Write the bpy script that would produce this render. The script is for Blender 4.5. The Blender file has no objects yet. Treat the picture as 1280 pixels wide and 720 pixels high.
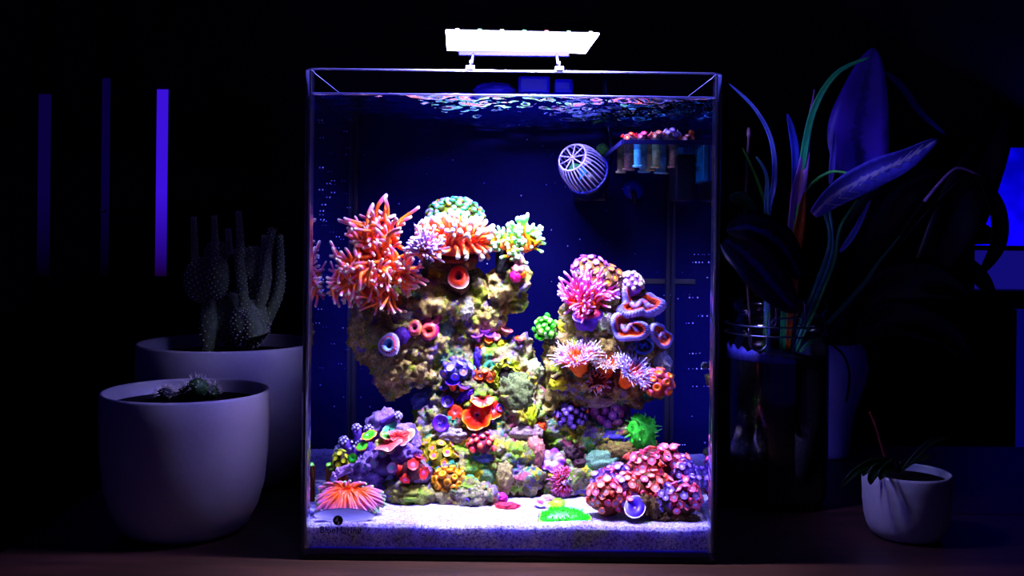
import bpy, bmesh, math, random
from mathutils import Vector, Matrix, Quaternion, noise
from mathutils.bvhtree import BVHTree
R = random.Random(7)
PI = math.pi
sc = bpy.context.scene
col = sc.collection

# ------------------------------------------------------------------ camera
F = 1270.0                       # focal length in pixels of the 1280x720 frame
CAMD, CAMZ = 0.726, 0.2367       # distance to the front glass, height above the table
HX, HY = 640.0, 289.0            # principal point
ROLL = 0.0113
cam_d = bpy.data.cameras.new('camera')
cam = bpy.data.objects.new('camera', cam_d)
col.objects.link(cam)
cam_d.sensor_width = 36.0
cam_d.lens = F / 1280.0 * 36.0
cam_d.shift_y = -(360.0 - HY) / 1280.0
cam_d.clip_start = 0.01
cam.matrix_world = Matrix.Translation((0, -CAMD, CAMZ)) @ Matrix.Rotation(PI / 2, 4, 'X') @ Matrix.Rotation(ROLL, 4, 'Z')
sc.camera = cam

# ------------------------------------------------------------------ world, exposure, lamps
w = bpy.data.worlds.new('night'); sc.world = w
w.use_nodes = True
w.node_tree.nodes['Background'].inputs[0].default_value = (0.07, 0.04, 1.0, 1)
w.node_tree.nodes['Background'].inputs[1].default_value = 0.055
sc.view_settings.view_transform = 'Standard'
sc.view_settings.look = 'None'
sc.view_settings.exposure = 0.72
sc.view_settings.gamma = 1.0
sc.view_settings.use_curve_mapping = False
sc.cycles.use_denoising = True
sc.cycles.transparent_max_bounces = 32
sc.cycles.max_bounces = 8
sc.cycles.sample_clamp_indirect = 4.0
LAMP = Vector((0.004, 0.018, 0.3745))   # centre of the fixture's underside
LAMP_YAW = math.radians(3)

def area_light(name, colr, power, sx, sy, spread, aim, off=(0, 0, 0)):
    d = bpy.data.lights.new(name, 'AREA')
    d.shape = 'RECTANGLE'; d.size = sx; d.size_y = sy
    d.energy = power; d.color = colr; d.spread = spread
    o = bpy.data.objects.new(name, d); col.objects.link(o)
    o.location = LAMP + Vector(off) + Vector((0, 0, -0.0012))
    o.rotation_euler = (Vector(aim) - o.location).to_track_quat('-Z', 'Y').to_euler()
    return o
area_light('white_flood_leds', (0.92, 0.85, 1.0), 1.0, 0.094, 0.030, math.radians(112), (-0.01, 0.10, 0.0), (0, -0.014, 0))
area_light('white_beam_leds', (0.90, 0.86, 1.0), 1.0, 0.094, 0.062, math.radians(66), (0.0, 0.085, 0.0))
area_light('blue_flood_leds', (0.12, 0.08, 1.0), 2.0, 0.094, 0.062, math.radians(178), (0.0, 0.03, 0.0))

# ------------------------------------------------------------------ pixel helpers
def uv(px, py):
    u, v = px - HX, HY - py
    c, s = math.cos(ROLL), math.sin(ROLL)
    return u * c - v * s, u * s + v * c
def P(px, py, Y):
    u, v = uv(px, py); D = Y + CAMD
    return Vector((u / F * D, Y, CAMZ + v / F * D))
def S(px, Y):                    # pixels to metres at depth Y
    return px / F * (Y + CAMD)
def ray(px, py):
    u, v = uv(px, py)
    return Vector((0, -CAMD, CAMZ)), Vector((u / F, 1, v / F)).normalized()
def on_z(px, py, z):
    u, v = uv(px, py); D = (z - CAMZ) * F / v
    return Vector((u / F * D, D - CAMD, z))

# ------------------------------------------------------------------ materials
def hexc(h):
    h = h.lstrip('#'); out = []
    for i in (0, 2, 4):
        c = int(h[i:i + 2], 16) / 255
        out.append(c / 12.92 if c <= 0.04045 else ((c + 0.055) / 1.055) ** 2.4)
    y = 0.3 * out[0] + 0.55 * out[1] + 0.15 * out[2]
    out = [max(0.0, y + (c - y) * 1.18) ** 1.22 for c in out]
    return tuple(out) + (1.0,)
_m = {}
def newmat(name):
    m = bpy.data.materials.new(name); m.use_nodes = True
    nt = m.node_tree
    b = nt.nodes.get('Principled BSDF')
    return m, nt, b
def link(nt, a, b): nt.links.new(a, b)
def node(nt, t, **kw):
    n = nt.nodes.new(t)
    for k, v in kw.items(): setattr(n, k, v)
    return n
def ramp(nt, stops, interp='LINEAR'):
    n = nt.nodes.new('ShaderNodeValToRGB'); r = n.color_ramp; r.interpolation = interp
    while len(r.elements) > 1: r.elements.remove(r.elements[-1])
    r.elements[0].position = stops[0][0]; r.elements[0].color = hexc(stops[0][1])
    for p, c in stops[1:]:
        e = r.elements.new(p); e.color = hexc(c)
    return n
def noise_tex(nt, scale, detail=4, rough=0.6, coord=None, dist=0.0):
    n = nt.nodes.new('ShaderNodeTexNoise')
    n.inputs['Scale'].default_value = scale; n.inputs['Detail'].default_value = detail
    n.inputs['Roughness'].default_value = rough; n.inputs['Distortion'].default_value = dist
    if coord is not None: link(nt, coord, n.inputs['Vector'])
    return n
def ocoord(nt):
    return nt.nodes.new('ShaderNodeTexCoord').outputs['Object']
def plain(c, rough=0.5, metal=0.0, var=0.25, scale=160.0, spec=0.5, bump=0.0):
    key = ('p', c, rough, metal, var, scale, spec, bump)
    if key in _m: return _m[key]
    m, nt, b = newmat('surface_' + c.strip('#'))
    b.inputs['Roughness'].default_value = rough; b.inputs['Metallic'].default_value = metal
    b.inputs['Specular IOR Level'].default_value = spec
    base = hexc(c)
    if var > 0 or bump > 0:
        oc = ocoord(nt); n = noise_tex(nt, scale, 3, 0.6, oc)
    if var > 0:
        mr = node(nt, 'ShaderNodeMapRange')
        mr.inputs['From Min'].default_value = 0.3; mr.inputs['From Max'].default_value = 0.7
        mr.inputs['To Min'].default_value = 1 - var; mr.inputs['To Max'].default_value = 1 + var
        link(nt, n.outputs['Fac'], mr.inputs['Value'])
        mx = node(nt, 'ShaderNodeVectorMath', operation='SCALE')
        mx.inputs[0].default_value = base[:3]
        link(nt, mr.outputs[0], mx.inputs['Scale'])
        link(nt, mx.outputs[0], b.inputs['Base Color'])
    else:
        b.inputs['Base Color'].default_value = base
    if bump > 0:
        bp = node(nt, 'ShaderNodeBump'); bp.inputs['Strength'].default_value = bump
        bp.inputs['Distance'].default_value = 0.001
        link(nt, n.outputs['Fac'], bp.inputs['Height']); link(nt, bp.outputs[0], b.inputs['Normal'])
    _m[key] = m
    return m
def tramp(stops, rough=0.45, spec=0.5, nscale=260.0, namp=0.16):
    """colour along the piece (its own 't' attribute), pigment mottled a little"""
    key = ('t', tuple(stops), rough, spec)
    if key in _m: return _m[key]
    m, nt, b = newmat('flesh_' + stops[0][1].strip('#'))
    b.inputs['Roughness'].default_value = rough; b.inputs['Specular IOR Level'].default_value = spec
    at = node(nt, 'ShaderNodeAttribute', attribute_name='t')
    n = noise_tex(nt, nscale, 2, 0.5, ocoord(nt))
    ad = node(nt, 'ShaderNodeMath', operation='MULTIPLY_ADD')
    link(nt, n.outputs['Fac'], ad.inputs[0]); ad.inputs[1].default_value = namp
    sb = node(nt, 'ShaderNodeMath', operation='SUBTRACT'); link(nt, at.outputs['Fac'], sb.inputs[0]); sb.inputs[1].default_value = namp * 0.5
    link(nt, sb.outputs[0], ad.inputs[2])
    rp = ramp(nt, stops); link(nt, ad.outputs[0], rp.inputs['Fac'])
    link(nt, rp.outputs['Color'], b.inputs['Base Color'])
    _m[key] = m
    return m
def emit(name, c, s):
    m, nt, b = newmat(name)
    nt.nodes.remove(b)
    e = node(nt, 'ShaderNodeEmission'); e.inputs[0].default_value = c; e.inputs[1].default_value = s
    link(nt, e.outputs[0], nt.nodes['Material Output'].inputs['Surface'])
    return m
def clear(name, ior, rough=0.02, tint=(0.98, 0.985, 1, 1), wave=None, gain=1.0, gtint=(1, 1, 1, 1)):
    """thin clear sheet: light passes straight, Fresnel share is mirrored"""
    m, nt, b = newmat(name); nt.nodes.remove(b)
    fr = node(nt, 'ShaderNodeFresnel'); fr.inputs['IOR'].default_value = ior
    tr = node(nt, 'ShaderNodeBsdfTransparent'); tr.inputs[0].default_value = tint
    gl = node(nt, 'ShaderNodeBsdfGlossy'); gl.inputs['Roughness'].default_value = rough
    gl.inputs['Color'].default_value = gtint
    mx = node(nt, 'ShaderNodeMixShader')
    fac = fr.outputs[0]
    if gain != 1.0:
        g = node(nt, 'ShaderNodeMath', operation='MULTIPLY'); g.use_clamp = True
        link(nt, fac, g.inputs[0]); g.inputs[1].default_value = gain; fac = g.outputs[0]
    link(nt, fac, mx.inputs[0]); link(nt, tr.outputs[0], mx.inputs[1]); link(nt, gl.outputs[0], mx.inputs[2])
    if wave:
        n = noise_tex(nt, wave[0], 3, 0.55, ocoord(nt))
        bp = node(nt, 'ShaderNodeBump'); bp.inputs['Strength'].default_value = wave[1]; bp.inputs['Distance'].default_value = 0.004
        link(nt, n.outputs['Fac'], bp.inputs['Height'])
        link(nt, bp.outputs[0], gl.inputs['Normal']); link(nt, bp.outputs[0], fr.inputs['Normal'])
    link(nt, mx.outputs[0], nt.nodes['Material Output'].inputs['Surface'])
    return m
def rockmat(name, seed, stops, patches):
    m, nt, b = newmat(name)
    oc = node(nt, 'ShaderNodeMapping'); link(nt, ocoord(nt), oc.inputs['Vector'])
    oc.inputs['Location'].default_value = (seed * 3.1, seed * 1.7, seed)
    v = oc.outputs[0]
    n1 = noise_tex(nt, 85, 6, 0.72, v)
    rp = ramp(nt, stops); link(nt, n1.outputs['Fac'], rp.inputs['Fac'])
    cur = rp.outputs['Color']
    for i, (scale, lo, hi, c) in enumerate(patches):
        mp = node(nt, 'ShaderNodeMapping'); mp.inputs['Location'].default_value = (7.3 * i + 1, 3.1 * i, 5.7 * i)
        link(nt, v, mp.inputs['Vector'])
        n = noise_tex(nt, scale, 5, 0.7, mp.outputs[0])
        mr = node(nt, 'ShaderNodeMapRange'); mr.inputs['From Min'].default_value = lo; mr.inputs['From Max'].default_value = hi
        link(nt, n.outputs['Fac'], mr.inputs['Value'])
        mx = node(nt, 'ShaderNodeMix', data_type='RGBA')
        link(nt, mr.outputs[0], mx.inputs[0]); link(nt, cur, mx.inputs[6]); mx.inputs[7].default_value = hexc(c)
        cur = mx.outputs[2]
    sp = noise_tex(nt, 900, 2, 0.6, v)
    mr = node(nt, 'ShaderNodeMapRange'); mr.inputs['From Min'].default_value = 0.3; mr.inputs['From Max'].default_value = 0.7
    mr.inputs['To Min'].default_value = 0.45; mr.inputs['To Max'].default_value = 1.55
    link(nt, sp.outputs['Fac'], mr.inputs['Value'])
    sx = node(nt, 'ShaderNodeVectorMath', operation='SCALE'); link(nt, cur, sx.inputs[0]); link(nt, mr.outputs[0], sx.inputs['Scale'])
    link(nt, sx.outputs[0], b.inputs['Base Color'])
    b.inputs['Roughness'].default_value = 0.75
    bp = node(nt, 'ShaderNodeBump'); bp.inputs['Strength'].default_value = 0.9; bp.inputs['Distance'].default_value = 0.002
    n4 = noise_tex(nt, 420, 5, 0.75, v); link(nt, n4.outputs['Fac'], bp.inputs['Height']); link(nt, bp.outputs[0], b.inputs['Normal'])
    return m

# ------------------------------------------------------------------ mesh helpers
def mesh(name, verts, faces, mats, idx=None, t=None, smooth=True):
    me = bpy.data.meshes.new(name)
    me.from_pydata([tuple(v) for v in verts], [], faces)
    for m in (mats if isinstance(mats, (list, tuple)) else [mats]): me.materials.append(m)
    if idx is not None: me.polygons.foreach_set('material_index', idx)
    if t is not None:
        a = me.attributes.new('t', 'FLOAT', 'POINT'); a.data.foreach_set('value', t)
    me.polygons.foreach_set('use_smooth', [smooth] * len(faces))
    me.update()
    return me
def obj(name, me, parent):
    o = bpy.data.objects.new(name, me); col.objects.link(o); o.parent = parent
    return o
ROOTS = {}
def thing(name, label, cat, loc, group=None):
    o = bpy.data.objects.new(name, None); col.objects.link(o)
    o.empty_display_size = 0.01
    o.location = loc; o['label'] = label; o['category'] = cat
    if group: o['group'] = group
    ROOTS[o.name] = Vector(loc)
    return o
def rel(root): return ROOTS[root.name]
def put(name, me, root, M=None, owner=None):
    """mesh me at world matrix M as a part of root (or a sub-part of owner, which shares root's origin)"""
    o = bpy.data.objects.new(name, me); col.objects.link(o)
    o.parent = owner or root
    M = M or Matrix.Identity(4)
    o.matrix_basis = Matrix.Translation(-rel(root)) @ M
    if owner is not None:
        o.matrix_basis = owner.matrix_basis.inverted() @ o.matrix_basis
    return o
def single(name, me, loc, label, cat, group=None):
    """one-mesh thing, mesh given in local coordinates round loc"""
    o = bpy.data.objects.new(name, me); col.objects.link(o); o.location = loc
    o['label'] = label; o['category'] = cat
    if group: o['group'] = group
    return o
def struct(name, me, label=None):
    o = bpy.data.objects.new(name, me); col.objects.link(o); o['kind'] = 'structure'
    o['label'] = label or name; 
    return o
def orient(pos, d, spin=0.0, sx=1.0, sz=None, sy=None):
    q = Vector(d).normalized().to_track_quat('Z', 'Y') @ Quaternion((0, 0, 1), spin)
    sz = sx if sz is None else sz; sy = sx if sy is None else sy
    return Matrix.Translation(pos) @ q.to_matrix().to_4x4() @ Matrix.Diagonal((sx, sy, sz, 1))
class MB:
    def __init__(s): s.v = []; s.f = []; s.i = []; s.t = []
    def add(s, v, f, mi=0, t=None):
        o = len(s.v); s.v += [Vector(a) for a in v]; s.f += [tuple(k + o for k in q) for q in f]
        s.i += [mi] * len(f); s.t += (t if t is not None else [0.0] * len(v))
    def mesh(s, name, mats, smooth=True): return mesh(name, s.v, s.f, mats, s.i, s.t, smooth)
def boxvf(x0, x1, y0, y1, z0, z1):
    v = [(x, y, z) for z in (z0, z1) for y in (y0, y1) for x in (x0, x1)]
    f = [(0, 2, 3, 1), (4, 5, 7, 6), (0, 1, 5, 4), (2, 6, 7, 3), (0, 4, 6, 2), (1, 3, 7, 5)]
    return v, f
def bevbox(name, x0, x1, y0, y1, z0, z1, m, bev=0.001, seg=2):
    bm = bmesh.new(); v, f = boxvf(x0, x1, y0, y1, z0, z1)
    vs = [bm.verts.new(a) for a in v]
    for q in f: bm.faces.new([vs[k] for k in q])
    bmesh.ops.bevel(bm, geom=list(bm.edges), offset=bev, segments=seg, affect='EDGES', profile=0.6)
    me = bpy.data.meshes.new(name); bm.to_mesh(me); bm.free(); me.materials.append(m)
    return me
def frames(pts):
    out = []; n = len(pts); up = None
    for k in range(n):
        d = (pts[min(k + 1, n - 1)] - pts[max(k - 1, 0)]).normalized()
        if up is None:
            up = Vector((0, 0, 1)) if abs(d.z) < 0.9 else Vector((1, 0, 0))
            a = d.cross(up).normalized()
        else:
            a = (a - d * a.dot(d)).normalized()
        out.append((d, a, d.cross(a).normalized()))
    return out
def tubevf(pts, radii, seg=6):
    pts = [Vector(p) for p in pts]; fr = frames(pts); v = []; f = []; t = []; n = len(pts)
    for k, p in enumerate(pts):
        d, a, b = fr[k]; r = radii[k] if isinstance(radii, (list, tuple)) else radii
        for j in range(seg):
            an = 2 * PI * j / seg
            v.append(p + a * (r * math.cos(an)) + b * (r * math.sin(an))); t.append(k / (n - 1))
    for k in range(n - 1):
        for j in range(seg):
            f.append((k * seg + j, k * seg + (j + 1) % seg, (k + 1) * seg + (j + 1) % seg, (k + 1) * seg + j))
    v.append(pts[0]); t.append(0); c = len(v) - 1
    for j in range(seg): f.append((c, (j + 1) % seg, j))
    v.append(pts[-1]); t.append(1); c = len(v) - 1
    for j in range(seg): f.append((c, (n - 1) * seg + j, (n - 1) * seg + (j + 1) % seg))
    return v, f, t
def smoothpath(pts, n):
    pts = [Vector(p) for p in pts]
    if len(pts) == 2: return [pts[0].lerp(pts[1], k / (n - 1)) for k in range(n)]
    out = []; m = len(pts) - 1
    for k in range(n):
        s = k / (n - 1) * m; i = min(int(s), m - 1); u = s - i
        p0 = pts[max(i - 1, 0)]; p1 = pts[i]; p2 = pts[i + 1]; p3 = pts[min(i + 2, m)]
        out.append(0.5 * ((2 * p1) + (p2 - p0) * u + (2 * p0 - 5 * p1 + 4 * p2 - p3) * u * u + (3 * p1 - p0 - 3 * p2 + p3) * u ** 3))
    return out
def lathevf(prof, seg=40, caps=True):
    v = []; f = []; t = []
    for k, (r, z) in enumerate(prof):
        for j in range(seg):
            a = 2 * PI * j / seg; v.append((r * math.cos(a), r * math.sin(a), z)); t.append(k / (len(prof) - 1))
    for k in range(len(prof) - 1):
        for j in range(seg):
            f.append((k * seg + j, k * seg + (j + 1) % seg, (k + 1) * seg + (j + 1) % seg, (k + 1) * seg + j))
    if caps:
        f.append(tuple(range(seg))[::-1]); n = (len(prof) - 1) * seg; f.append(tuple(range(n, n + seg)))
    return v, f, t
def lathe(name, prof, m, seg=40, caps=True):
    v, f, t = lathevf(prof, seg, caps); return mesh(name, v, f, m, None, t)
_ico = {}
def icovf(sub):
    if sub not in _ico:
        bm = bmesh.new(); bmesh.ops.create_icosphere(bm, subdivisions=sub, radius=1.0)
        bm.verts.ensure_lookup_table()
        _ico[sub] = ([v.co.copy() for v in bm.verts], [tuple(v.index for v in f.verts) for f in bm.faces]); bm.free()
    return _ico[sub]
def blobvf(c, r, amp=0.15, freq=2.0, seed=0.0, sub=3):
    V, Fc = icovf(sub); out = []
    for p in V:
        k = 1 + amp * noise.noise(p * freq + Vector((seed, seed * 1.3, -seed))) + amp * 0.5 * noise.noise(p * freq * 2.7 + Vector((seed, 9, seed)))
        if sub >= 4: k += amp * 0.38 * noise.noise(p * freq * 4.6 + Vector((3, seed, 1))) + amp * 0.22 * noise.noise(p * freq * 9 + Vector((seed, 1, 2)))
        out.append(Vector((c[0] + p.x * r[0] * k, c[1] + p.y * r[1] * k, c[2] + p.z * r[2] * k)))
    return out, Fc
def blob(name, r, m, amp=0.15, freq=2.0, seed=0.0, sub=3):
    v, f = blobvf((0, 0, 0), r, amp, freq, seed, sub)
    return mesh(name, v, f, m, None, [max(0, min(1, 0.5 + 0.5 * q.z / r[2])) for q in v])
def fib(n):
    g = PI * (3 - math.sqrt(5)); out = []
    for i in range(n):
        z = 1 - 2 * (i + 0.5) / n; r = math.sqrt(1 - z * z); out.append(Vector((r * math.cos(g * i), r * math.sin(g * i), z)))
    return out
def rnd_dir(base, sprd):
    b = Vector(base).normalized()
    return (b + Vector((R.gauss(0, sprd), R.gauss(0, sprd), R.gauss(0, sprd)))).normalized()

# ------------------------------------------------------------------ common materials
wood_dark = None
def woodmat(name, dark, light):
    m, nt, b = newmat(name)
    mp = node(nt, 'ShaderNodeMapping'); link(nt, ocoord(nt), mp.inputs['Vector']); mp.inputs['Scale'].default_value = (5, 60, 60)
    n = noise_tex(nt, 1.6, 6, 0.65, mp.outputs[0], 0.6)
    rp = ramp(nt, [(0.3, dark), (0.7, light)]); link(nt, n.outputs['Fac'], rp.inputs['Fac'])
    link(nt, rp.outputs[0], b.inputs['Base Color']); b.inputs['Roughness'].default_value = 0.5
    bp = node(nt, 'ShaderNodeBump'); bp.inputs['Strength'].default_value = 0.25; bp.inputs['Distance'].default_value = 0.0006
    link(nt, n.outputs['Fac'], bp.inputs['Height']); link(nt, bp.outputs[0], b.inputs['Normal'])
    return m
BLACK = plain('#08080a', 0.4, 0, 0.1)
MATT_BLACK = plain('#060608', 0.8, 0, 0.2)
CERAMIC = plain('#b4b2b4', 0.45, 0, 0.05, 400, 0.5, 0.04)
METAL = plain('#9aa0b0', 0.3, 1.0, 0.05)

# ------------------------------------------------------------------ the room
WY = 0.90
wallm = plain('#12121c', 0.8, 0, 0.15, 6)
m = MB(); m.add(*boxvf(-1.3, 1.1, WY, WY + 0.05, -0.75, 1.7)); struct('wall_back', m.mesh('wall_back', wallm, False), 'dark plain wall behind the aquarium')
m = MB(); m.add(*boxvf(-1.35, -1.3, -1.6, WY + 0.05, -0.75, 1.7)); struct('wall_left', m.mesh('wall_left', wallm, False), 'dark side wall')
m = MB(); m.add(*boxvf(-1.35, 1.1, -1.6, WY + 0.05, -0.80, -0.75)); struct('floor', m.mesh('floor', woodmat('floor_wood', '#0c0a0a', '#1a1614'), False), 'dark wooden floor')
A, B = P(1010, -20, WY), P(1290, 150, WY)
dr = (B - A).normalized(); A2 = A - dr * 1.4; B2 = B + dr * 0.40; nn = Vector((0.53, 0, 0.85)) * 0.05
m = MB()
v = [Vector((p.x, y, p.z)) + o for o in (Vector((0, 0, 0)), nn) for y in (-1.6, WY) for p in (A2, B2)]
m.add(v, boxvf(0, 1, 0, 1, 0, 1)[1]); struct('ceiling', m.mesh('ceiling', plain('#4a4a60', 0.85, 0, 0.08, 8), False), 'sloping attic ceiling')
m = MB(); m.add(*boxvf(B2.x, B2.x + 0.05, -1.6, WY + 0.05, -0.75, B2.z + 0.05)); struct('wall_right', m.mesh('wall_right', wallm, False), 'low dark side wall under the slope')

# table
troot = thing('wooden_table', 'dark brown wooden table under the aquarium and pots', 'table', (0.1, 0.1, -0.75))
wm = woodmat('table_wood', '#2a1a18', '#5a3c36')
TX0 = on_z(0, 690, 0).x
ys = [-0.62, -0.36, -0.11, 0.14, 0.42]
for k in range(4):
    put('plank', bevbox('plank', TX0, 0.95, ys[k] + 0.0004, ys[k + 1] - 0.0004, -0.028, 0.0, wm, 0.0012), troot)
put('under_frame', bevbox('under_frame', TX0 + 0.05, 0.9, -0.55, 0.36, -0.09, -0.028, wm, 0.001), troot)
for x in (TX0 + 0.06, 0.84):
    for y in (-0.54, 0.30):
        put('leg', bevbox('leg', x, x + 0.05, y, y + 0.05, -0.75, -0.09, wm, 0.002), troot)

# ------------------------------------------------------------------ the tank
TW, TH, TD, TK = 0.150, 0.352, 0.215, 0.004     # half width, height, depth, pane thickness
BASE = 0.0075
WL = P(640, 120, 0).z                             # water line
RC = 0.007
tank = thing('glass_aquarium', 'tall clear glass reef aquarium with rounded front corners on the wooden table', 'aquarium', (0, TD / 2, 0))
glass = clear('tank_glass', 1.18, 0.015)
# water-side face of the side panes: beyond the critical angle (about 49 degrees) everything is mirrored
glass_in = clear('tank_glass_side', 1.33, 0.03, tint=(0.97, 0.98, 1, 1), gtint=(0.75, 0.8, 1, 1))
nt = glass_in.node_tree
lw = node(nt, 'ShaderNodeLayerWeight'); mr = node(nt, 'ShaderNodeMapRange'); mr.interpolation_type = 'SMOOTHSTEP'
mr.inputs['From Min'].default_value = 0.34; mr.inputs['From Max'].default_value = 0.50; mr.inputs['To Min'].default_value = 0.03
link(nt, lw.outputs['Facing'], mr.inputs['Value'])
mixn = [q for q in nt.nodes if q.type == 'MIX_SHADER'][0]; link(nt, mr.outputs[0], mixn.inputs[0])
gm, gnt, gb = newmat('bent_glass')
gb.inputs['Base Color'].default_value = (0.93, 0.95, 1, 1); gb.inputs['Roughness'].default_value = 0.12
gb.inputs['Transmission Weight'].default_value = 0.90; gb.inputs['IOR'].default_value = 1.45
frost = plain('#dfe6ff', 0.35, 0, 0.0)
def outline(off):
    o = []
    hw = TW - off
    r = RC - off
    o.append((-hw, TD)); o.append((-hw, RC))
    for k in range(1, 8):
        a = PI + (PI / 2) * k / 8; o.append((-TW + RC + r * math.cos(a), RC + r * math.sin(a)))
    o.append((-TW + RC, off)); o.append((TW - RC, off))
    for k in range(1, 8):
        a = 1.5 * PI + (PI / 2) * k / 8; o.append((TW - RC + r * math.cos(a), RC + r * math.sin(a)))
    o.append((hw, RC)); o.append((hw, TD))
    return o
oo, oi = outline(0), outline(TK)
n = len(oo)
zt = TH - 0.0012
v = [(x, y, z) for (x, y) in oo for z in (0.003, zt)] + [(x, y, z) for (x, y) in oi for z in (0.003, zt)]
f = []; fi = []
for k in range(n - 1):
    mi = 0 if k in (0, n - 2) or k == 9 else 2
    f.append((2 * k, 2 * k + 2, 2 * k + 3, 2 * k + 1)); fi.append(mi)
    o = 2 * n
    f.append((o + 2 * k, o + 2 * k + 1, o + 2 * k + 3, o + 2 * k + 2)); fi.append(1 if k in (0, n - 2) else mi)
me = mesh('bent_pane', v, f, [glass, glass_in, gm], fi, None, False)
me.polygons.foreach_set('use_smooth', [k == 2 for k in fi])
put('bent_front_pane', me, tank)['label'] = 'bent clear pane of the front and sides'
# polished rim: thin chamfered top edge of the bent pane
rv = []; rf = []
for k in range(n):
    x, y = oo[k]; xi, yi = oi[k]
    rv += [(x, y, zt), (x * 0.9985 + xi * 0.0015, y, zt), (x, y, zt + 0.0004), (x + (xi - x) * .3, y + (yi - y) * .3, TH), (x + (xi - x) * .8, y + (yi - y) * .8, TH), (xi, yi, zt)]
for k in range(n - 1):
    for a in range(1, 5): rf.append((6 * k + a, 6 * k + 6 + a, 6 * k + 7 + a, 6 * k + a + 1))
    rf.append((6 * k + 5, 6 * k + 11, 6 * k + 7, 6 * k + 1))
put('polished_rim', mesh('rim', rv, rf, frost, None, None, False), tank)['label'] = 'pale ground top edge of the glass'
put('back_pane', bevbox('back_pane', -TW, TW, TD, TD + TK, 0.003, TH, plain('#07074c', 0.6, 0, 0.0, 160, 0.06), 0.0008), tank)['label'] = 'black back panel'
put('bottom_pane', bevbox('bottom_pane', -TW + TK, TW - TK, TK, TD, 0.003, BASE, plain('#0a1060', 0.15, 0, 0), 0.0005), tank)
put('foam_mat', bevbox('foam_mat', -TW + 0.001, TW - 0.001, 0.001, TD + TK, 0.0, 0.003, MATT_BLACK, 0.0008), tank)['label'] = 'black foam mat under the tank'
navy = plain('#05062a', 0.3, 0, 0.1, 40)
for sx in (-1, 1):
    put('silicone_seam', bevbox('seam', sx * (TW - TK) - 0.004, sx * (TW - TK) + 0.004 if sx < 0 else TW - TK - 0.0, TD - 0.010, TD - 0.0005, BASE, TH - 0.004, plain('#0c0c34', 0.5, 0, 0), 0.001) if sx > 0 else
        bevbox('seam', -TW + TK, -TW + TK + 0.004, TD - 0.010, TD - 0.0005, BASE, TH - 0.004, plain('#0c0c34', 0.5, 0, 0), 0.001), tank)
# base band behind the glass
put('base_band', bevbox('base_band', -TW + RC, TW - RC, TK + 0.0002, TK + 0.0012, 0.003, BASE + 0.0006, plain('#10149a', 0.3, 0, 0.1), 0.0002), tank)
# maker's lettering printed on the front glass
def text_part(txt, size, loc, m, root, name):
    cu = bpy.data.curves.new(name, 'FONT'); cu.body = txt; cu.size = size; cu.extrude = 0.00006
    cu.align_x = 'LEFT'; cu.space_character = 1.06
    ob = bpy.data.objects.new(name, cu); col.objects.link(ob)
    bpy.context.view_layer.update()
    me = bpy.data.meshes.new_from_object(ob.evaluated_get(bpy.context.evaluated_depsgraph_get()))
    bpy.data.objects.remove(ob)
    me.materials.append(m)
    return put(name, me, root, Matrix.Translation(loc) @ Matrix.Rotation(PI / 2, 4, 'X'))
ink = plain('#060628', 0.6, 0, 0, 160, .2)
lp = P(399.5, 666.5, -0.0003)
t_o = text_part('BlueMarine', 0.0072, lp, ink, tank, 'printed_lettering')
t_o['label'] = 'dark blue BlueMarine lettering'
t_o.matrix_basis = t_o.matrix_basis @ Matrix.Diagonal((0.86, 1.0, 1, 1))
# emblem: dark disc with a pale sail
ep = P(422.5, 650.5, -0.0002); er = S(6.3, 0)
v = [(ep.x + er * math.cos(2 * PI * k / 32), ep.y, ep.z + er * math.sin(2 * PI * k / 32)) for k in range(32)]
v2 = [(a, b - 0.0001, c) for a, b, c in v]
put('printed_emblem', mesh('emblem', v + v2, [tuple(range(32)), tuple(range(63, 31, -1))] + [(k, 32 + k, 32 + (k + 1) % 32, (k + 1) % 32) for k in range(32)], plain('#04040a', 0.5, 0, 0), None, None, False), tank)
m = MB()
for tri in ([(0.0, 0.75), (-0.62, -0.15), (-0.05, -0.15)], [(0.0, -0.2), (-0.1, -0.8), (0.25, -0.75), (0.3, -0.25)]):
    k = len(tri); vv = [(ep.x + er * a, ep.y - d, ep.z + er * b) for d in (0.00015, 0.00025) for a, b in tri]
    m.add(vv, [tuple(range(k)), tuple(range(2 * k - 1, k - 1, -1))])
put('emblem_sail', m.mesh('sail', plain('#b8bccc', 0.5, 0, 0), False), tank)

# sand bed: closed body filling the tank floor
nx, ny = 170, 120
x0, x1, y0, y1 = -TW + TK + 0.0004, TW - TK - 0.0004, TK + 0.0013, TD - 0.0006
def sand_h(x, y):
    h = 0.0250 + 0.007 * max(0, (y - 0.02) / 0.2)
    h += 0.0018 * noise.noise(Vector((x * 22, y * 26, 1.7))) + 0.0007 * noise.noise(Vector((x * 120, y * 120, 4)))
    h += 0.0010 * math.exp(-((x + 0.11) ** 2) / 0.0009)
    return h
def inset(x, y):     # keep within the rounded corners
    ax = abs(x); cx = TW - RC; 
    if ax > cx and y < RC:
        dx, dy = ax - cx, RC - y; d = math.hypot(dx, dy); rr = RC - TK - 0.0006
        if d > rr: ax, y = cx + dx * rr / d, RC - dy * rr / d
    return math.copysign(ax, x), y
v = []; f = []
for j in range(ny):
    for i in range(nx):
        x = x0 + (x1 - x0) * i / (nx - 1); y = y0 + (y1 - y0) * (j / (ny - 1)) ** 1.1; x, y = inset(x, y)
        v.append((x, y, sand_h(x, y) + 0.00035 * noise.noise(Vector((x * 700, y * 700, 0)))))
for j in range(ny - 1):
    for i in range(nx - 1): a = j * nx + i; f.append((a, a + 1, a + nx + 1, a + nx))
ring = [i for i in range(nx)] + [j * nx + nx - 1 for j in range(1, ny)] + [(ny - 1) * nx + i for i in range(nx - 2, -1, -1)] + [j * nx for j in range(ny - 2, 0, -1)]
b0 = len(v)
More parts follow.
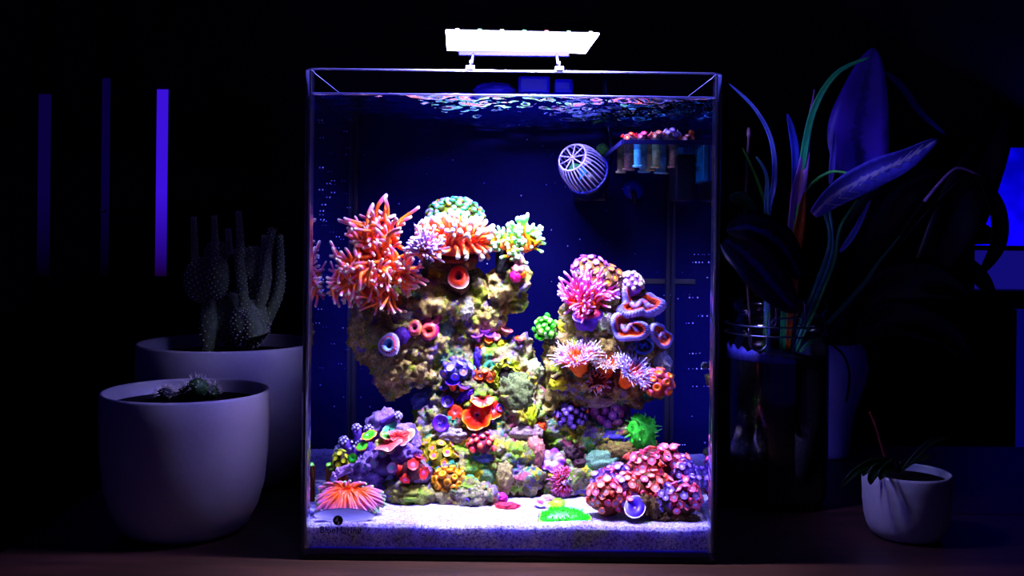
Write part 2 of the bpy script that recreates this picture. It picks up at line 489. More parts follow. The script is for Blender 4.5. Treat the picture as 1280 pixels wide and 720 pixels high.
for k in ring: v.append((v[k][0], v[k][1], BASE + 0.0005))
L = len(ring)
for k in range(L): f.append((ring[k], b0 + k, b0 + (k + 1) % L, ring[(k + 1) % L]))
f.append(tuple(b0 + k for k in range(L))[::-1])
sm, nt, b = newmat('coral_sand')
oc = ocoord(nt)
n1 = noise_tex(nt, 640, 3, 0.85, oc); rp = ramp(nt, [(0.36, '#554e84'), (0.45, '#b8b2dc'), (0.53, '#f0eef4'), (0.68, '#ffffff')]); link(nt, n1.outputs['Fac'], rp.inputs['Fac'])
n2 = noise_tex(nt, 34, 4, 0.6, oc); r2 = ramp(nt, [(0.38, '#ffffff'), (0.5, '#e6e4ff'), (0.60, '#d6c8ee'), (0.68, '#d8e2c4')]); link(nt, n2.outputs['Fac'], r2.inputs['Fac'])
mx = node(nt, 'ShaderNodeMix', data_type='RGBA', blend_type='MULTIPLY'); mx.inputs[0].default_value = 1
link(nt, rp.outputs[0], mx.inputs[6]); link(nt, r2.outputs[0], mx.inputs[7]); link(nt, mx.outputs[2], b.inputs['Base Color'])
b.inputs['Roughness'].default_value = 0.9
b.inputs['Subsurface Weight'].default_value = 0.7; b.inputs['Subsurface Radius'].default_value = (1.0, 1.0, 1.5); b.inputs['Subsurface Scale'].default_value = 0.006
bp = node(nt, 'ShaderNodeBump'); bp.inputs['Strength'].default_value = 0.8; bp.inputs['Distance'].default_value = 0.001
link(nt, n1.outputs['Fac'], bp.inputs['Height']); link(nt, bp.outputs[0], b.inputs['Normal'])
sand = single('sand_bed', mesh('sand', v, f, sm), (0, 0, 0), 'white speckled coral sand covering the aquarium floor', 'sand')
sand['kind'] = 'stuff'
sand_v = [Vector(a) for a in v]; sand_f = [q for q in f if len(q) == 4]

# water surface with real ripples
nx, ny = 180, 130
v = []; f = []
for j in range(ny):
    for i in range(nx):
        x = x0 + (x1 - x0) * i / (nx - 1); y = y0 + (y1 - y0) * j / (ny - 1); x, y = inset(x, y)
        agit = 0.35 + 0.65 * min(1, max(0, (x + 0.11) / 0.08))
        z = WL + agit * (0.0038 * noise.noise(Vector((x * 30, y * 90, 0.3))) + 0.0026 * noise.noise(Vector((x * 70, y * 210, 3.3))) + 0.0012 * noise.noise(Vector((x * 190, y * 420, 8))))
        ed = min(x - x0, x1 - x, y - y0, y1 - y)
        z = WL + (z - WL) * min(1, ed / 0.006) + 0.0016 * math.exp(-max(ed, 0) / 0.0012)
        v.append((x, y, z))
for j in range(ny - 1):
    for i in range(nx - 1): a = j * nx + i; f.append((a, a + 1, a + nx + 1, a + nx))
water = single('water_surface', mesh('water', v, f, clear('water', 1.33, 0.03, tint=(0.98, 0.99, 1, 1), gtint=(0.55, 0.86, 1, 1))), (0, 0, 0), 'rippled water surface just under the aquarium rim', 'water')
water['kind'] = 'stuff'
# meniscus along the front glass, its glint put in as pale colour
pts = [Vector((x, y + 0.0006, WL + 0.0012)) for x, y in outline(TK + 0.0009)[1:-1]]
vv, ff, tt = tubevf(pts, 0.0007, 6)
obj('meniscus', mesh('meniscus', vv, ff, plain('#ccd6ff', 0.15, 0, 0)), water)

# ------------------------------------------------------------------ live rock
def rock(name, label, blobs, mat, voxel=0.0015, amp=0.0054, seed=0.0, group='live rock in the tank'):
    bm = MB()
    c0 = P(*blobs[0][:3])
    for k, (px, py, Y, rx, ry, rz) in enumerate(blobs):
        c = P(px, py, Y); s = S(1, Y)
        vv, ff = blobvf(c, (rx * s, ry * 0.78 * s, rz * s), 0.22, 1.6, seed + k * 3.7, 3)
        bm.add(vv, ff)
    zmin = min(q.z for q in bm.v); loc = Vector((c0.x, c0.y, zmin))
    me = mesh(name, [q - loc for q in bm.v], bm.f, mat)
    o = bpy.data.objects.new(name, me); col.objects.link(o)
    md = o.modifiers.new('r', 'REMESH'); md.mode = 'VOXEL'; md.voxel_size = voxel; md.use_smooth_shade = True
    bpy.context.view_layer.update()
    me2 = bpy.data.meshes.new_from_object(o.evaluated_get(bpy.context.evaluated_depsgraph_get()))
    bpy.data.objects.remove(o)
    nrm = [q.vector.copy() for q in me2.vertex_normals]
    sv = Vector((seed * 2.1, seed, -seed))
    for q, nn_ in zip(me2.vertices, nrm):
        p = q.co + loc
        d = amp * noise.noise(p * 48 + sv) + amp * 0.7 * noise.noise(p * 110 + sv) + amp * 0.62 * noise.noise(p * 240 + sv) + amp * 0.42 * noise.noise(p * 480 + sv)
        dist = noise.voronoi(p * 75 + sv)[0][0]
        if dist < 0.26: d -= amp * 1.5 * (1 - dist / 0.26)
        q.co = q.co + nn_ * d
    me2.materials.clear(); me2.materials.append(mat)
    me2.polygons.foreach_set('use_smooth', [True] * len(me2.polygons)); me2.update()
    o = single(name, me2, loc, label, 'rock', group)
    ROCKS.append(([q.co + loc for q in me2.vertices], [tuple(p.vertices) for p in me2.polygons]))
    return o
ROCKS = [(sand_v, sand_f)]
tan = [(0.28, '#483c22'), (0.42, '#9c8a58'), (0.55, '#c8b67c'), (0.70, '#e6daac')]
rm1 = rockmat('live_rock_tan', 1.0, tan, [(48, .50, .58, '#a0b014'), (60, .54, .62, '#7a60a8'), (36, .57, .66, '#4a9478'), (120, .60, .66, '#d8d0c0')])
rm2 = rockmat('live_rock_mixed', 5.0, [(0.28, '#3a2e28'), (0.42, '#746e50'), (0.55, '#a09a70'), (0.70, '#ccc6a8')], [(50, .50, .58, '#86b02c'), (44, .52, .61, '#7c60b0'), (58, .54, .61, '#3a9c80'), (70, .58, .65, '#b05c80'), (64, .56, .62, '#c8c00c'), (120, .61, .67, '#d8d4cc')])
rm3 = rockmat('live_rock_olive', 9.0, [(0.28, '#342a18'), (0.42, '#7c6c40'), (0.55, '#ac9a60'), (0.70, '#d4c898')], [(46, .54, .61, '#a0b010'), (52, .55, .64, '#8670b0'), (40, .58, .66, '#549a7c'), (120, .60, .66, '#d4ccbc')])

rock('live_rock', 'large tan live rock overhanging on the tall tower, orange torch coral on its shoulder',
     [(505, 420, .105, 58, 50, 48), (470, 420, .10, 34, 34, 34), (478, 385, .10, 36, 36, 28), (540, 375, .105, 50, 44, 36), (505, 460, .10, 40, 34, 30), (490, 482, .10, 16, 18, 20),
      (590, 375, .105, 34, 30, 40), (628, 365, .10, 22, 20, 22), (645, 352, .095, 18, 16, 18), (640, 374, .10, 19, 20, 20), (656, 340, .095, 8, 8, 10), (610, 395, .105, 20, 20, 24), (585, 415, .11, 36, 30, 40), (545, 440, .115, 44, 34, 40), (622, 348, .10, 18, 16, 10), (445, 416, .10, 10, 12, 12)], rm1, seed=1.0)
rock('live_rock', 'broad mixed-colour live rock forming the foot of the tall tower',
     [(590, 500, .105, 52, 44, 56), (560, 545, .10, 44, 40, 56), (620, 460, .105, 48, 40, 36), (640, 510, .10, 44, 40, 60), (600, 575, .09, 62, 44, 46), (545, 600, .08, 44, 36, 36), (650, 440, .105, 24, 20, 22), (540, 510, .11, 20, 24, 40),
      (515, 620, .065, 36, 28, 22), (585, 620, .06, 40, 24, 22), (640, 585, .085, 40, 34, 36)], rm2, seed=2.2)
rock('live_rock', 'knobbly olive live rock of the shorter tower below the folded brain corals',
     [(745, 420, .105, 50, 42, 44), (765, 375, .105, 40, 34, 36), (745, 355, .105, 26, 24, 24), (800, 435, .105, 34, 30, 40), (720, 470, .10, 40, 34, 40), (780, 480, .10, 44, 36, 30), (815, 480, .10, 20, 22, 20), (700, 440, .10, 20, 20, 34), (688, 425, .10, 10, 12, 12), (700, 500, .105, 26, 28, 36)], rm3, seed=3.4)
rock('live_rock', 'low grey-green live rock behind the red polyp ball and pink zoanthids',
     [(720, 545, .11, 50, 44, 40), (770, 560, .10, 50, 40, 34), (700, 590, .095, 44, 34, 30), (745, 595, .09, 54, 36, 30), (800, 575, .10, 36, 30, 26), (680, 530, .11, 26, 28, 44), (760, 525, .11, 30, 26, 40)], rm2, seed=4.9)
rock('live_rock', 'small purple-crusted rubble rock under the green mushroom discs',
     [(470, 622, .066, 44, 22, 18), (508, 612, .068, 26, 20, 16), (485, 575, 0.074, 32, 30, 20), (455, 590, 0.069, 34, 26, 16), (500, 555, 0.079, 24, 24, 26), (478, 538, 0.084, 22, 18, 22), (440, 575, 0.079, 16, 16, 18), (520, 590, 0.064, 18, 20, 16)],
     rockmat('purple_rock', 3.0, [(0.3, '#40305c'), (0.45, '#7a62a4'), (0.6, '#a992cc'), (0.75, '#d8c8ec')], [(60, .58, .66, '#8a5a9c'), (44, .6, .68, '#9a8c70')]), seed=6.1, amp=0.004)
# joined search tree over rock and sand, so that corals sit on what carries them
av, af = [], []
for vv, ff in ROCKS:
    o = len(av); av += vv; af += [tuple(k + o for k in q) for q in ff]
TREE = BVHTree.FromPolygons(av, af)
def hit(px, py, dflt=0.10):
    o, d = ray(px, py); h = TREE.ray_cast(o, d)
    if h[0] is None or h[0].y > 0.19: return P(px, py, dflt), Vector((0, -1, 0.3)).normalized()
    nrm = h[1] if h[1].dot(d) < 0 else -h[1]
    return h[0], (nrm + Vector((0, -0.4, 0.2))).normalized()

# ------------------------------------------------------------------ coral builders
def tentacle_set(name, stops, variants=4, r=0.085, tip=1.25, bend=0.35, seg=6, taper=0.25, rings=7, rough=0.4):
    out = []; mt = tramp(stops, rough)
    for k in range(variants):
        a = R.uniform(0, 2 * PI); bx, by = bend * math.cos(a), bend * math.sin(a); a2 = a + R.uniform(-1.2, 1.2)
        pts = []; rr = []
        for i in range(rings + 1):
            s = i / rings
            pts.append(Vector((bx * s * s + 0.12 * bend * math.sin(5 * s + a2), by * s * s + 0.12 * bend * math.cos(5 * s + a2), s * (1 - 0.15 * bend))))
            rad = r * (1 - taper * s)
            if s > 0.80: rad = r * (1 - taper * s) * (1 + (tip - 1) * math.sin((s - 0.80) / 0.2 * PI * 0.62))
            rr.append(rad)
        d = (pts[-1] - pts[-2]).normalized()
        pts.append(pts[-1] + d * r * tip * 0.5); rr.append(rr[-1] * 0.6)
        v, f, t = tubevf(pts, rr, seg)
        t = [min(1, q * (rings + 1) / rings) for q in t]
        out.append(mesh(name, v, f, mt, None, t))
    return out
def tentacles(root, variants, places, name='tentacle'):
    for k, (p, d, ln, wd) in enumerate(places):
        me_ = variants[k % len(variants)]; M_ = orient(p, d, R.uniform(0, 6.28), wd, ln, wd)
        xs = [(M_ @ q.co).x for q in me_.vertices]; lim = TW - TK - 0.0012
        sh_ = max(0.0, -lim - min(xs)) - max(0.0, max(xs) - lim)
        put(name, me_, root, Matrix.Translation((sh_, 0, 0)) @ M_)
def stalk(root, a, b, r0, r1, m, name='stalk'):
    pts = smoothpath([a, (Vector(a) + Vector(b)) / 2 + Vector((R.uniform(-.001, .001), 0, 0)), b], 7)
    v, f, t = tubevf(pts, [r0 + (r1 - r0) * k / 6 for k in range(7)], 12)
    # fluted skeleton
    return put(name, mesh(name, v, f, m, None, t), root)
def polyp_mesh(name, mats, kind='zoa', seg=12):
    """unit polyp facing +Z: stalk, fringed skirt, disc and mouth"""
    sk, dc, mo = mats
    if kind == 'zoa':
        prof = [(0.55, -0.75, 0), (0.62, -0.2, 0), (1.0, 0.10, 0), (0.84, 0.16, 0), (0.70, 0.10, 1), (0.36, 0.04, 1), (0.22, 0.10, 2), (0.0, 0.06, 2)]
    elif kind == 'ring':     # corallite: raised fleshy ring round a deep mouth
        prof = [(0.95, -0.5, 0), (1.0, 0.0, 0), (0.88, 0.30, 0), (0.66, 0.40, 1), (0.46, 0.26, 1), (0.34, 0.0, 2), (0.0, -0.12, 2)]
    elif kind == 'cup':
        prof = [(0.35, -0.9, 0), (0.45, -0.4, 0), (0.9, 0.15, 0), (1.0, 0.32, 0), (0.88, 0.28, 1), (0.5, 0.05, 1), (0.3, -0.05, 2), (0.0, -0.1, 2)]
    else:                    # knob
        prof = [(0.7, -0.5, 0), (0.95, -0.1, 0), (0.95, 0.2, 0), (0.7, 0.52, 1), (0.35, 0.66, 2), (0.0, 0.70, 2)]
    v = []; f = []; fi = []
    for k, (r, z, mi) in enumerate(prof):
        if r == 0: v.append((0, 0, z)); continue
        for j in range(seg):
            a = 2 * PI * j / seg
            rr, zz = r, z
            if kind in ('zoa',) and k == 2: rr = r * (1.0 if j % 2 else 0.86); zz = z + (0.05 if j % 2 else 0.12)
            v.append((rr * math.cos(a), rr * math.sin(a), zz))
    K = len(prof) - 1
    for k in range(K - 1):
        for j in range(seg):
            f.append((k * seg + j, k * seg + (j + 1) % seg, (k + 1) * seg + (j + 1) % seg, (k + 1) * seg + j)); fi.append(prof[k + 1][2] if prof[k][2] != prof[k + 1][2] and k else prof[k][2])
    c = len(v) - 1
    for j in range(seg): f.append(((K - 1) * seg + j, (K - 1) * seg + (j + 1) % seg, c)); fi.append(prof[-1][2])
    return mesh(name, v, f, [plain(sk, 0.45, 0, .12), plain(dc, 0.4, 0, .12), plain(mo, 0.4, 0, .1)], fi)
def colony(name, label, cat, px, py, rx, rz, pr, cols, basec, kind='zoa', group=None, dens=1.0, ry=None, jit=0.18, keep=None, dflt=0.10, sink=0.35, Y=None, polyp='polyp', zmin=-0.55, cols2=None, seed=None, amp=0.16):
    if Y is None: h, nn_ = hit(px, py, dflt)
    else: h, nn_ = P(px, py, Y), Vector((0, -1, .3))
    s = S(1, h.y); ry = ry or (rx + rz) / 2
    rad = Vector((rx * s, ry * s, rz * s)); c = h + Vector((0, rad.y * sink, 0))
    root = thing(name, label, cat, (c.x, c.y, c.z - rad.z), group)
    sd = R.uniform(0, 50) if seed is None else seed
    base = blob('mound', tuple(rad * 0.97), plain(basec, 0.7, 0, .35, 300, .3, .5), amp, 1.8, sd, 3)
    put('mound', base, root, Matrix.Translation(c))
    pm = [polyp_mesh(polyp, cols, kind)]
    if cols2: pm.append(polyp_mesh(polyp, cols2, kind))
    p = pr * s
    area = 4 * PI * ((rad.x * rad.y) ** 1.6 / 3 + (rad.x * rad.z) ** 1.6 / 3 + (rad.y * rad.z) ** 1.6 / 3) ** (1 / 1.6)
    n_ = max(3, int(dens * 0.86 * area / (PI * p * p)))
    cnt = 0
    for d in fib(n_):
        if d.y > 0.35 or d.z < zmin: continue
        if keep and not keep(d): continue
        d2 = (d + Vector((R.gauss(0, .05), R.gauss(0, .05), R.gauss(0, .05)))).normalized()
        k = 1 + amp * noise.noise(d2 * 1.8 + Vector((sd, sd * 1.3, -sd))) + amp * 0.5 * noise.noise(d2 * 1.8 * 2.7 + Vector((sd, 9, sd)))
        q = c + Vector((d2.x * rad.x * k, d2.y * rad.y * k, d2.z * rad.z * k))
        nr = Vector((d2.x / rad.x, d2.y / rad.y, d2.z / rad.z)).normalized()
        nr = (nr + Vector((R.gauss(0, jit), R.gauss(0, jit), R.gauss(0, jit)))).normalized()
        u = R.uniform(0.82, 1.12)
        put(polyp, pm[cnt % len(pm)] if len(pm) > 1 and R.random() < 0.45 else pm[0], root, orient(q + nr * p * 0.3, nr, R.uniform(0, 6.28), p * u)); cnt += 1
    return root
def ruffle(name, Rr, prof, stops, seg=48, nr=10, thick=0.08, lobes=(), ridge=None, rough=0.4):
    """disc of radius Rr with height profile prof(t), outline lobes [(amp,freq,phase,zamp)], closed below"""
    v = []; f = []; t = []
    for side in (0, 1):
        for k in range(nr + 1):
            q = k / nr
            for j in range(seg):
                a = 2 * PI * j / seg
                rr = q * Rr; z = prof(q) * Rr
                for am, fr_, ph, za in lobes:
                    cs = math.cos(fr_ * a + ph); rr *= 1 + am * cs * q; z += za * Rr * math.sin(fr_ * a + ph * 1.7) * q * q
                if ridge and not side: z += ridge[0] * Rr * math.sin(ridge[1] * a) * math.sin(min(1, q * 1.05) * PI) ** 0.5
                if side: z -= thick * Rr * (1 if q < 0.9 else (1 - q) * 10 + 0.02); 
                v.append((rr * math.cos(a), rr * math.sin(a), z)); t.append(q)
    o = (nr + 1) * seg
    for k in range(nr):
        for j in range(seg):
            a, b2 = k * seg + j, k * seg + (j + 1) % seg; c, d = b2 + seg, a + seg
            f.append((a, d, c, b2)[::-1]); f.append((o + a, o + b2, o + c, o + d)[::-1])
    for j in range(seg):
        a, b2 = nr * seg + j, nr * seg + (j + 1) % seg
        f.append((a, o + a, o + b2, b2))
    return mesh(name, v, f, tramp(stops, rough), None, t)
def hairs(n_, L, r, spread, stops, dirs=None, seg=4, rings=5):
    mb = MB()
    for k in range(n_):
        d = dirs(k) if dirs else rnd_dir((0, 0, 1), spread)
        p0 = d[0]; dd = d[1]; ln = L * R.uniform(0.75, 1.2); bnd = Vector((R.gauss(0, .25), R.gauss(0, .25), R.gauss(-.12, .2)))
        pts = [p0 + dd * (ln * i / rings) + bnd * (ln * (i / rings) ** 2) for i in range(rings + 1)]
        v, f, t = tubevf(pts, [r * (1 - 0.45 * i / rings) for i in range(rings + 1)], seg)
        mb.add(v, f, 0, t)
    return mb.mesh('hair', tramp(stops, 0.35))
def pxdir(dx, dy, dy3=0.0):       # direction from picture-plane steps (right, up) and depth
    return Vector((dx, dy3, dy)).normalized()

# ------------------------------------------------------------------ lamp on the rim
lr = thing('aquarium_light', 'slim LED aquarium light glowing white above the tank rim', 'lamp', (LAMP.x, 0.002, TH))
LM = Matrix.Translation(LAMP) @ Matrix.Rotation(LAMP_YAW, 4, 'Z')
hw, hd = 0.0535, 0.0375
put('housing', bevbox('housing', -hw - 0.0006, hw + 0.0006, -hd - 0.0006, hd + 0.0006, 0.0012, 0.0085, plain('#15151c', 0.35, 0.6, 0.05), 0.0015), lr, LM)
put('diffuser', bevbox('diffuser', -hw, hw, -hd, hd, 0.0, 0.0012, emit('led_diffuser', (0.52, 0.50, 1.0, 1), 27.0), 0.0003, 1), lr, LM)['label'] = 'glowing white diffuser'
dome = [(0.0014 * math.cos(k * PI / 12), -0.0014 * math.sin(k * PI / 12)) for k in range(0, 6)]
ledc = [(1, .95, 1), (.3, 1, .8), (.9, .9, 1), (.2, 1, .7), (1, .35, .6), (.4, 1, .9), (1, 1, 1)]
for k in range(7):
    x = -hw + 0.008 + k * 0.0155
    mt = emit('led_lens_glow', ledc[k] + (1,), 3.0)
    put('led_lens', lathe('led_lens', dome, mt, 12), lr, LM @ Matrix.Translation((x, -hd - 0.0004, 0.0020)))
bz = LAMP.z - 0.0022; by = LAMP.y + hd - 0.004
barm = plain('#12124a', 0.3, 0.3, .05)
put('mount_bar', bevbox('mount_bar', S(572 - 640, .06), S(708 - 640, .06), by - 0.003, by + 0.003, bz - 0.0020, bz + 0.0021, barm, 0.0005), lr)
for px in (585.5, 697):
    x = S(px - 640, 0)
    put('clamp', bevbox('clamp', x - 0.0032, x + 0.0032, -0.0008, 0.0050, TH + 0.00005, TH + 0.0028, plain('#b4aac4', 0.4, 0, .08), 0.0004), lr)['label'] = 'pale plastic rim clamp'
    pv, pf, pt = tubevf([(x, 0.002, TH + 0.0026), (x, 0.002, TH + 0.0065)], 0.0007, 10)
    put('clamp_screw', mesh('screw', pv, pf, METAL), lr)
    pv, pf, pt = tubevf(smoothpath([(x, 0.002, TH + 0.0055), (x, 0.02, TH + 0.0075), (x, by, bz)], 10), 0.0011, 8)
    put('support_arm', mesh('support_arm', pv, pf, barm), lr)

# ------------------------------------------------------------------ filter box hooked over the back pane
fbm = plain('#4038ff', 0.35, 0, .12, 60); fb2 = plain('#5848ff', 0.45, 0, .3, 300, .4, .5)
FB = thing('filter_box', 'blue filter box hooked on the back pane, its top showing above the water', 'filter', (-0.01, TD + 0.03, 0.25))
yb = TD + TK + 0.0006
put('filter_body', bevbox('filter_body', -0.036, 0.058, yb, yb + 0.040, 0.24, 0.366, fbm, 0.003), FB)
put('filter_lid', bevbox('filter_lid', 0.004, 0.034, yb + 0.002, yb + 0.036, 0.3662, 0.382, fbm, 0.003), FB)
put('filter_cap', bevbox('filter_cap', 0.038, 0.056, yb + 0.002, yb + 0.030, 0.3662, 0.380, fbm, 0.004), FB)
put('foam_block', mesh('foam_block', *blobvf((-0.018, yb + 0.016, 0.369), (0.020, 0.012, 0.008), .18, 3, 4, 4), fb2), FB)
put('foam_block', mesh('foam_block', *blobvf((-0.055, yb + 0.014, 0.360), (0.022, 0.012, 0.007), .3, 3, 9, 4), fb2), FB)
put('hook_lip', bevbox('hook_lip', -0.030, 0.052, TD - 0.003, yb + 0.002, TH + 0.0003, TH + 0.003, fbm, 0.0008), FB)

# ------------------------------------------------------------------ wave pump
wy = 0.15
c1 = P(715.5, 197, wy - 0.030); c2 = P(734, 217, wy - 0.008)
ax = (c2 - c1).normalized()
r1, r2 = S(18.5, c1.y), S(27.5, c2.y)
wp = thing('wave_pump', 'round caged wave pump fixed high on the black back panel', 'pump', (c2.x, wy + 0.01, c2.z - r2))
q = ax.to_track_quat('Z', 'Y'); qa, qb = q @ Vector((1, 0, 0)), q @ Vector((0, 1, 0))
pale = plain('#c9c4ee', 0.35, 0, .05); bodym = plain('#0b0d30', 0.3, 0, .08)
def ringpts(c, r, n_=41): return [c + qa * (r * math.cos(2 * PI * k / (n_ - 1))) + qb * (r * math.sin(2 * PI * k / (n_ - 1))) for k in range(n_)]
v, f, t = tubevf(ringpts(c1, r1), 0.0008, 6); put('front_ring', mesh('ring', v, f, pale), wp)
v, f, t = tubevf([c1 - ax * 0.0012, c1 + ax * 0.0012], 0.0018, 10); put('cage_hub', mesh('hub', v, f, pale), wp)
for k in range(9):
    a = 2 * PI * k / 9 + 0.15; v, f, t = tubevf([c1, c1 + qa * (r1 * math.cos(a)) + qb * (r1 * math.sin(a))], 0.00065, 5); put('spoke', mesh('spoke', v, f, pale), wp)
for k in range(30):
    a = 2 * PI * k / 30
    e = qa * math.cos(a) + qb * math.sin(a)
    cm = c1.lerp(c2, 0.35)
    v, f, t = tubevf(smoothpath([c1 + e * r1, cm + e * (r1 + (r2 - r1) * 0.75), c2 + e * r2], 6), 0.00062, 5); put('cage_bar', mesh('bar', v, f, pale), wp)
v, f, t = tubevf(ringpts(c2, r2), 0.0011, 6); put('rear_ring', mesh('ring', v, f, plain('#3a3f9a', 0.35, 0, .05)), wp)
for k in range(3):
    a = 2 * PI * k / 3
    e = qa * math.cos(a) + qb * math.sin(a); g = ax.cross(e)
    cc = c1.lerp(c2, 0.55); Rb = r1 * 0.85
    v = [cc + e * 0.001 + g * 0.002, cc + e * Rb + g * 0.005 + ax * 0.002, cc + e * Rb * 0.95 - g * 0.004 - ax * 0.002, cc + e * 0.001 - g * 0.002]
    v2 = [p + ax * 0.0008 for p in v]
    put('propeller_blade', mesh('blade', v + v2, [(0, 1, 2, 3), (7, 6, 5, 4), (0, 4, 5, 1), (1, 5, 6, 2), (2, 6, 7, 3), (3, 7, 4, 0)], plain(['#6cc47a', '#7a6ad0', '#4a90c0'][k], .4, 0, .1), None, None, False), wp)
ce = P(738, 232, wy + 0.018)
v, f, t = tubevf(smoothpath([c2 - ax * 0.001, c2.lerp(ce, 0.5), ce], 8), [r2 * .96, r2 * 1.0, r2 * 1.0, r2 * .98, r2 * .95, r2 * .9, r2 * .8, r2 * .62], 32)
put('motor_body', mesh('motor', v, f, bodym), wp)
put('magnet_mount', bevbox('magnet', ce.x - 0.013, ce.x + 0.015, wy + 0.015, TD - 0.0002, ce.z - 0.014, ce.z + 0.012, bodym, 0.003), wp)
cord = smoothpath([P(760, 222, .17), P(765, 190, .20), P(759, 150, .205), P(757, 100, .208), Vector((P(757, 100, .208).x, .209, TH + .004)), Vector((P(757, 100, .208).x, TD + .012, TH + .003)), Vector((P(757, 100, .208).x, TD + .016, 0.02))], 30)
v, f, t = tubevf(cord, 0.0016, 8); put('power_cord', mesh('cord', v, f, plain('#0c0e4a', .4, 0, .05)), wp)
# small green algae tuft beside the pump
g = P(753, 187, 0.165)
tuft = single('algae_ball', blob('algae', (S(8, g.y),) * 3, plain('#5f9a50', .8, 0, .5, 700, .2, 1), .2, 3, 5, 3), g, 'small round green algae ball between wave pump and frag shelf', 'algae')
# suction cup with hook on the back panel
sp_ = P(792, 237, TD - 0.004)
su = thing('suction_cup', 'blue suction cup with a dark peg on the black back panel', 'suction cup', (sp_.x, TD, sp_.z - S(11, TD)))
put('cup', lathe('cup', [(0.0098, -0.0038), (0.0092, -0.001), (0.006, 0.0012), (0.003, 0.002)], plain('#1c1f9a', .25, 0, .1), 24), su, Matrix.Translation(sp_) @ Matrix.Rotation(PI / 2, 4, 'X'))
v, f, t = tubevf([sp_ + Vector((0, -.001, -.002)), sp_ + Vector((0, -.006, -.004)), sp_ + Vector((0, -.006, -.014))], .0022, 8); put('peg', mesh('peg', v, f, plain('#0a0a24', .4, 0, .1)), su)

# ------------------------------------------------------------------ frag shelf on the side glass
pz = P(780, 179.5, 0.022).z
fx0, fx1, fy0, fy1 = P(779, 179, 0.022).x, TW - TK - 0.0002, 0.022, 0.178
fs = thing('frag_shelf', 'clear blue-grey acrylic frag shelf held to the side glass by a black magnet', 'shelf', (fx1, 0.10, pz))
acr = clear('shelf_acrylic', 1.35, .05, tint=(.42, .78, .86, 1)); acr_edge = plain('#1b1c58', 0.3, 0, 0)
put('shelf_plate', bevbox('plate', fx0, fx1, fy0, fy1, pz, pz + 0.0026, acr, 0.0006), fs)
put('front_edge', bevbox('edge', fx0, fx1, fy0 - 0.0012, fy0 + 0.0002, pz - 0.0004, pz + 0.0030, acr_edge, 0.0003), fs)
put('side_edge', bevbox('edge', fx0 - 0.0012, fx0 + 0.0002, fy0, fy1, pz - 0.0004, pz + 0.0030, acr_edge, 0.0003), fs)
put('bracket', bevbox('bracket', fx1 - 0.004, fx1, 0.03, 0.165, pz - 0.026, pz + 0.0004, plain('#2a78a4', .25, 0, .1), 0.001), fs)
put('magnet_block', bevbox('magnet', fx1 - 0.019, fx1 - 0.004, 0.060, 0.10, pz - 0.040, pz - 0.004, plain('#050612', .35, 0, .1), 0.003), fs)
put('magnet_pad', bevbox('pad', TW + 0.0001, TW + 0.012, 0.060, 0.10, pz - 0.036, pz - 0.004, plain('#050612', .35, 0, .1), 0.003), fs)
stone = plain('#d8d4a0', .8, 0, .35, 500, .2, .6); stone2 = plain('#c09888', .8, 0, .4, 500, .2, .6); stone3 = plain('#a8e0e4', .8, 0, .3, 500, .2, .6)
plug_xy = [(776, 207, .150, stone, .9), (786, 200, .11, stone2, 1.0), (805, 212, .140, stone3, 1.1), (813, 208, .115, stone, .8), (826, 214, .150, stone3, 1.25), (838, 211, .155, stone2, 1.0), (797, 196, .07, stone3, .8), (820, 196, .075, stone, .85), (842, 198, .07, stone2, .9), (849, 206, .11, stone3, .9)]
plug_desc = ['far inner corner', 'inner edge', 'back half', 'middle, slim', 'back half, widest stem', 'back end, brownish', 'front inner side', 'front middle', 'front, reddish brown', 'beside the black magnet']
for k, (px, py, Y, mt, sc_) in enumerate(plug_xy):
    c = P(px, py, Y); hh = pz - 0.0003
    g = thing('frag_plug', 'stone frag plug hanging through the acrylic shelf, ' + plug_desc[k], 'frag plug', (c.x, Y, hh + 0.003), 'frag plugs in the shelf')
    put('stem', lathe('stem', [(0.0030 * sc_, hh - 0.0125), (0.0036 * sc_, hh - 0.0120), (0.0038 * sc_, hh)], mt, 14), g, Matrix.Translation((c.x, Y, 0)))
    put('foot', lathe('foot', [(0.0046 * sc_, hh - 0.0140), (0.0050 * sc_, hh - 0.0135), (0.0048 * sc_, hh - 0.0122)], mt, 14), g, Matrix.Translation((c.x, Y, 0)))
    put('plug_head', lathe('plug_head', [(0.0055 * sc_, pz + 0.00265), (0.0058 * sc_, pz + 0.0036), (0.005 * sc_, pz + 0.0044)], mt, 14), g, Matrix.Translation((c.x, Y, 0)))
# zoanthid frags on top of the shelf
for (px, py, rx, rz, cols, lab) in [
        (787, 173, 9, 6, ('#ff4a3a', '#ff7a4a', '#ffd0b0'), 'tiny orange-red zoanthid frag on the inner end of the acrylic shelf'),
        (803, 172, 9, 6, ('#f03a78', '#ff78a8', '#ffe0e8'), 'tiny hot pink zoanthid frag on the acrylic shelf'),
        (822, 171, 9, 6.5, ('#ff8c5a', '#ffb48a', '#fff0d8'), 'tiny peach zoanthid frag on the acrylic shelf, beside the lilac one'),
        (838, 170, 11, 8, ('#b09ad8', '#e0c8f0', '#ffffff'), 'lilac zoanthid frag, tallest on the acrylic shelf'),
        (858, 174, 8, 5, ('#ff9a6a', '#e8b8c8', '#fff0e0'), 'pale peach zoanthid frag near the magnet end of the acrylic shelf')]:
    Y = 0.034; c = P(px, py, Y)
    colony('zoanthid_frag', lab, 'coral', px, py, rx, rz, 3.6, cols, '#8a6a70', Y=Y, sink=0, ry=9, zmin=-0.1, group='frags on the acrylic shelf')
cst = P(864, 168, .034)
single('coral_sprig', blob('sprig', (S(4, .03), S(4, .03), S(6, .03)), plain('#c8702a', .6, 0, .3), .3, 3, 2, 2), cst, 'small orange-brown upright sprig on the acrylic shelf', 'coral', 'frags on the acrylic shelf')
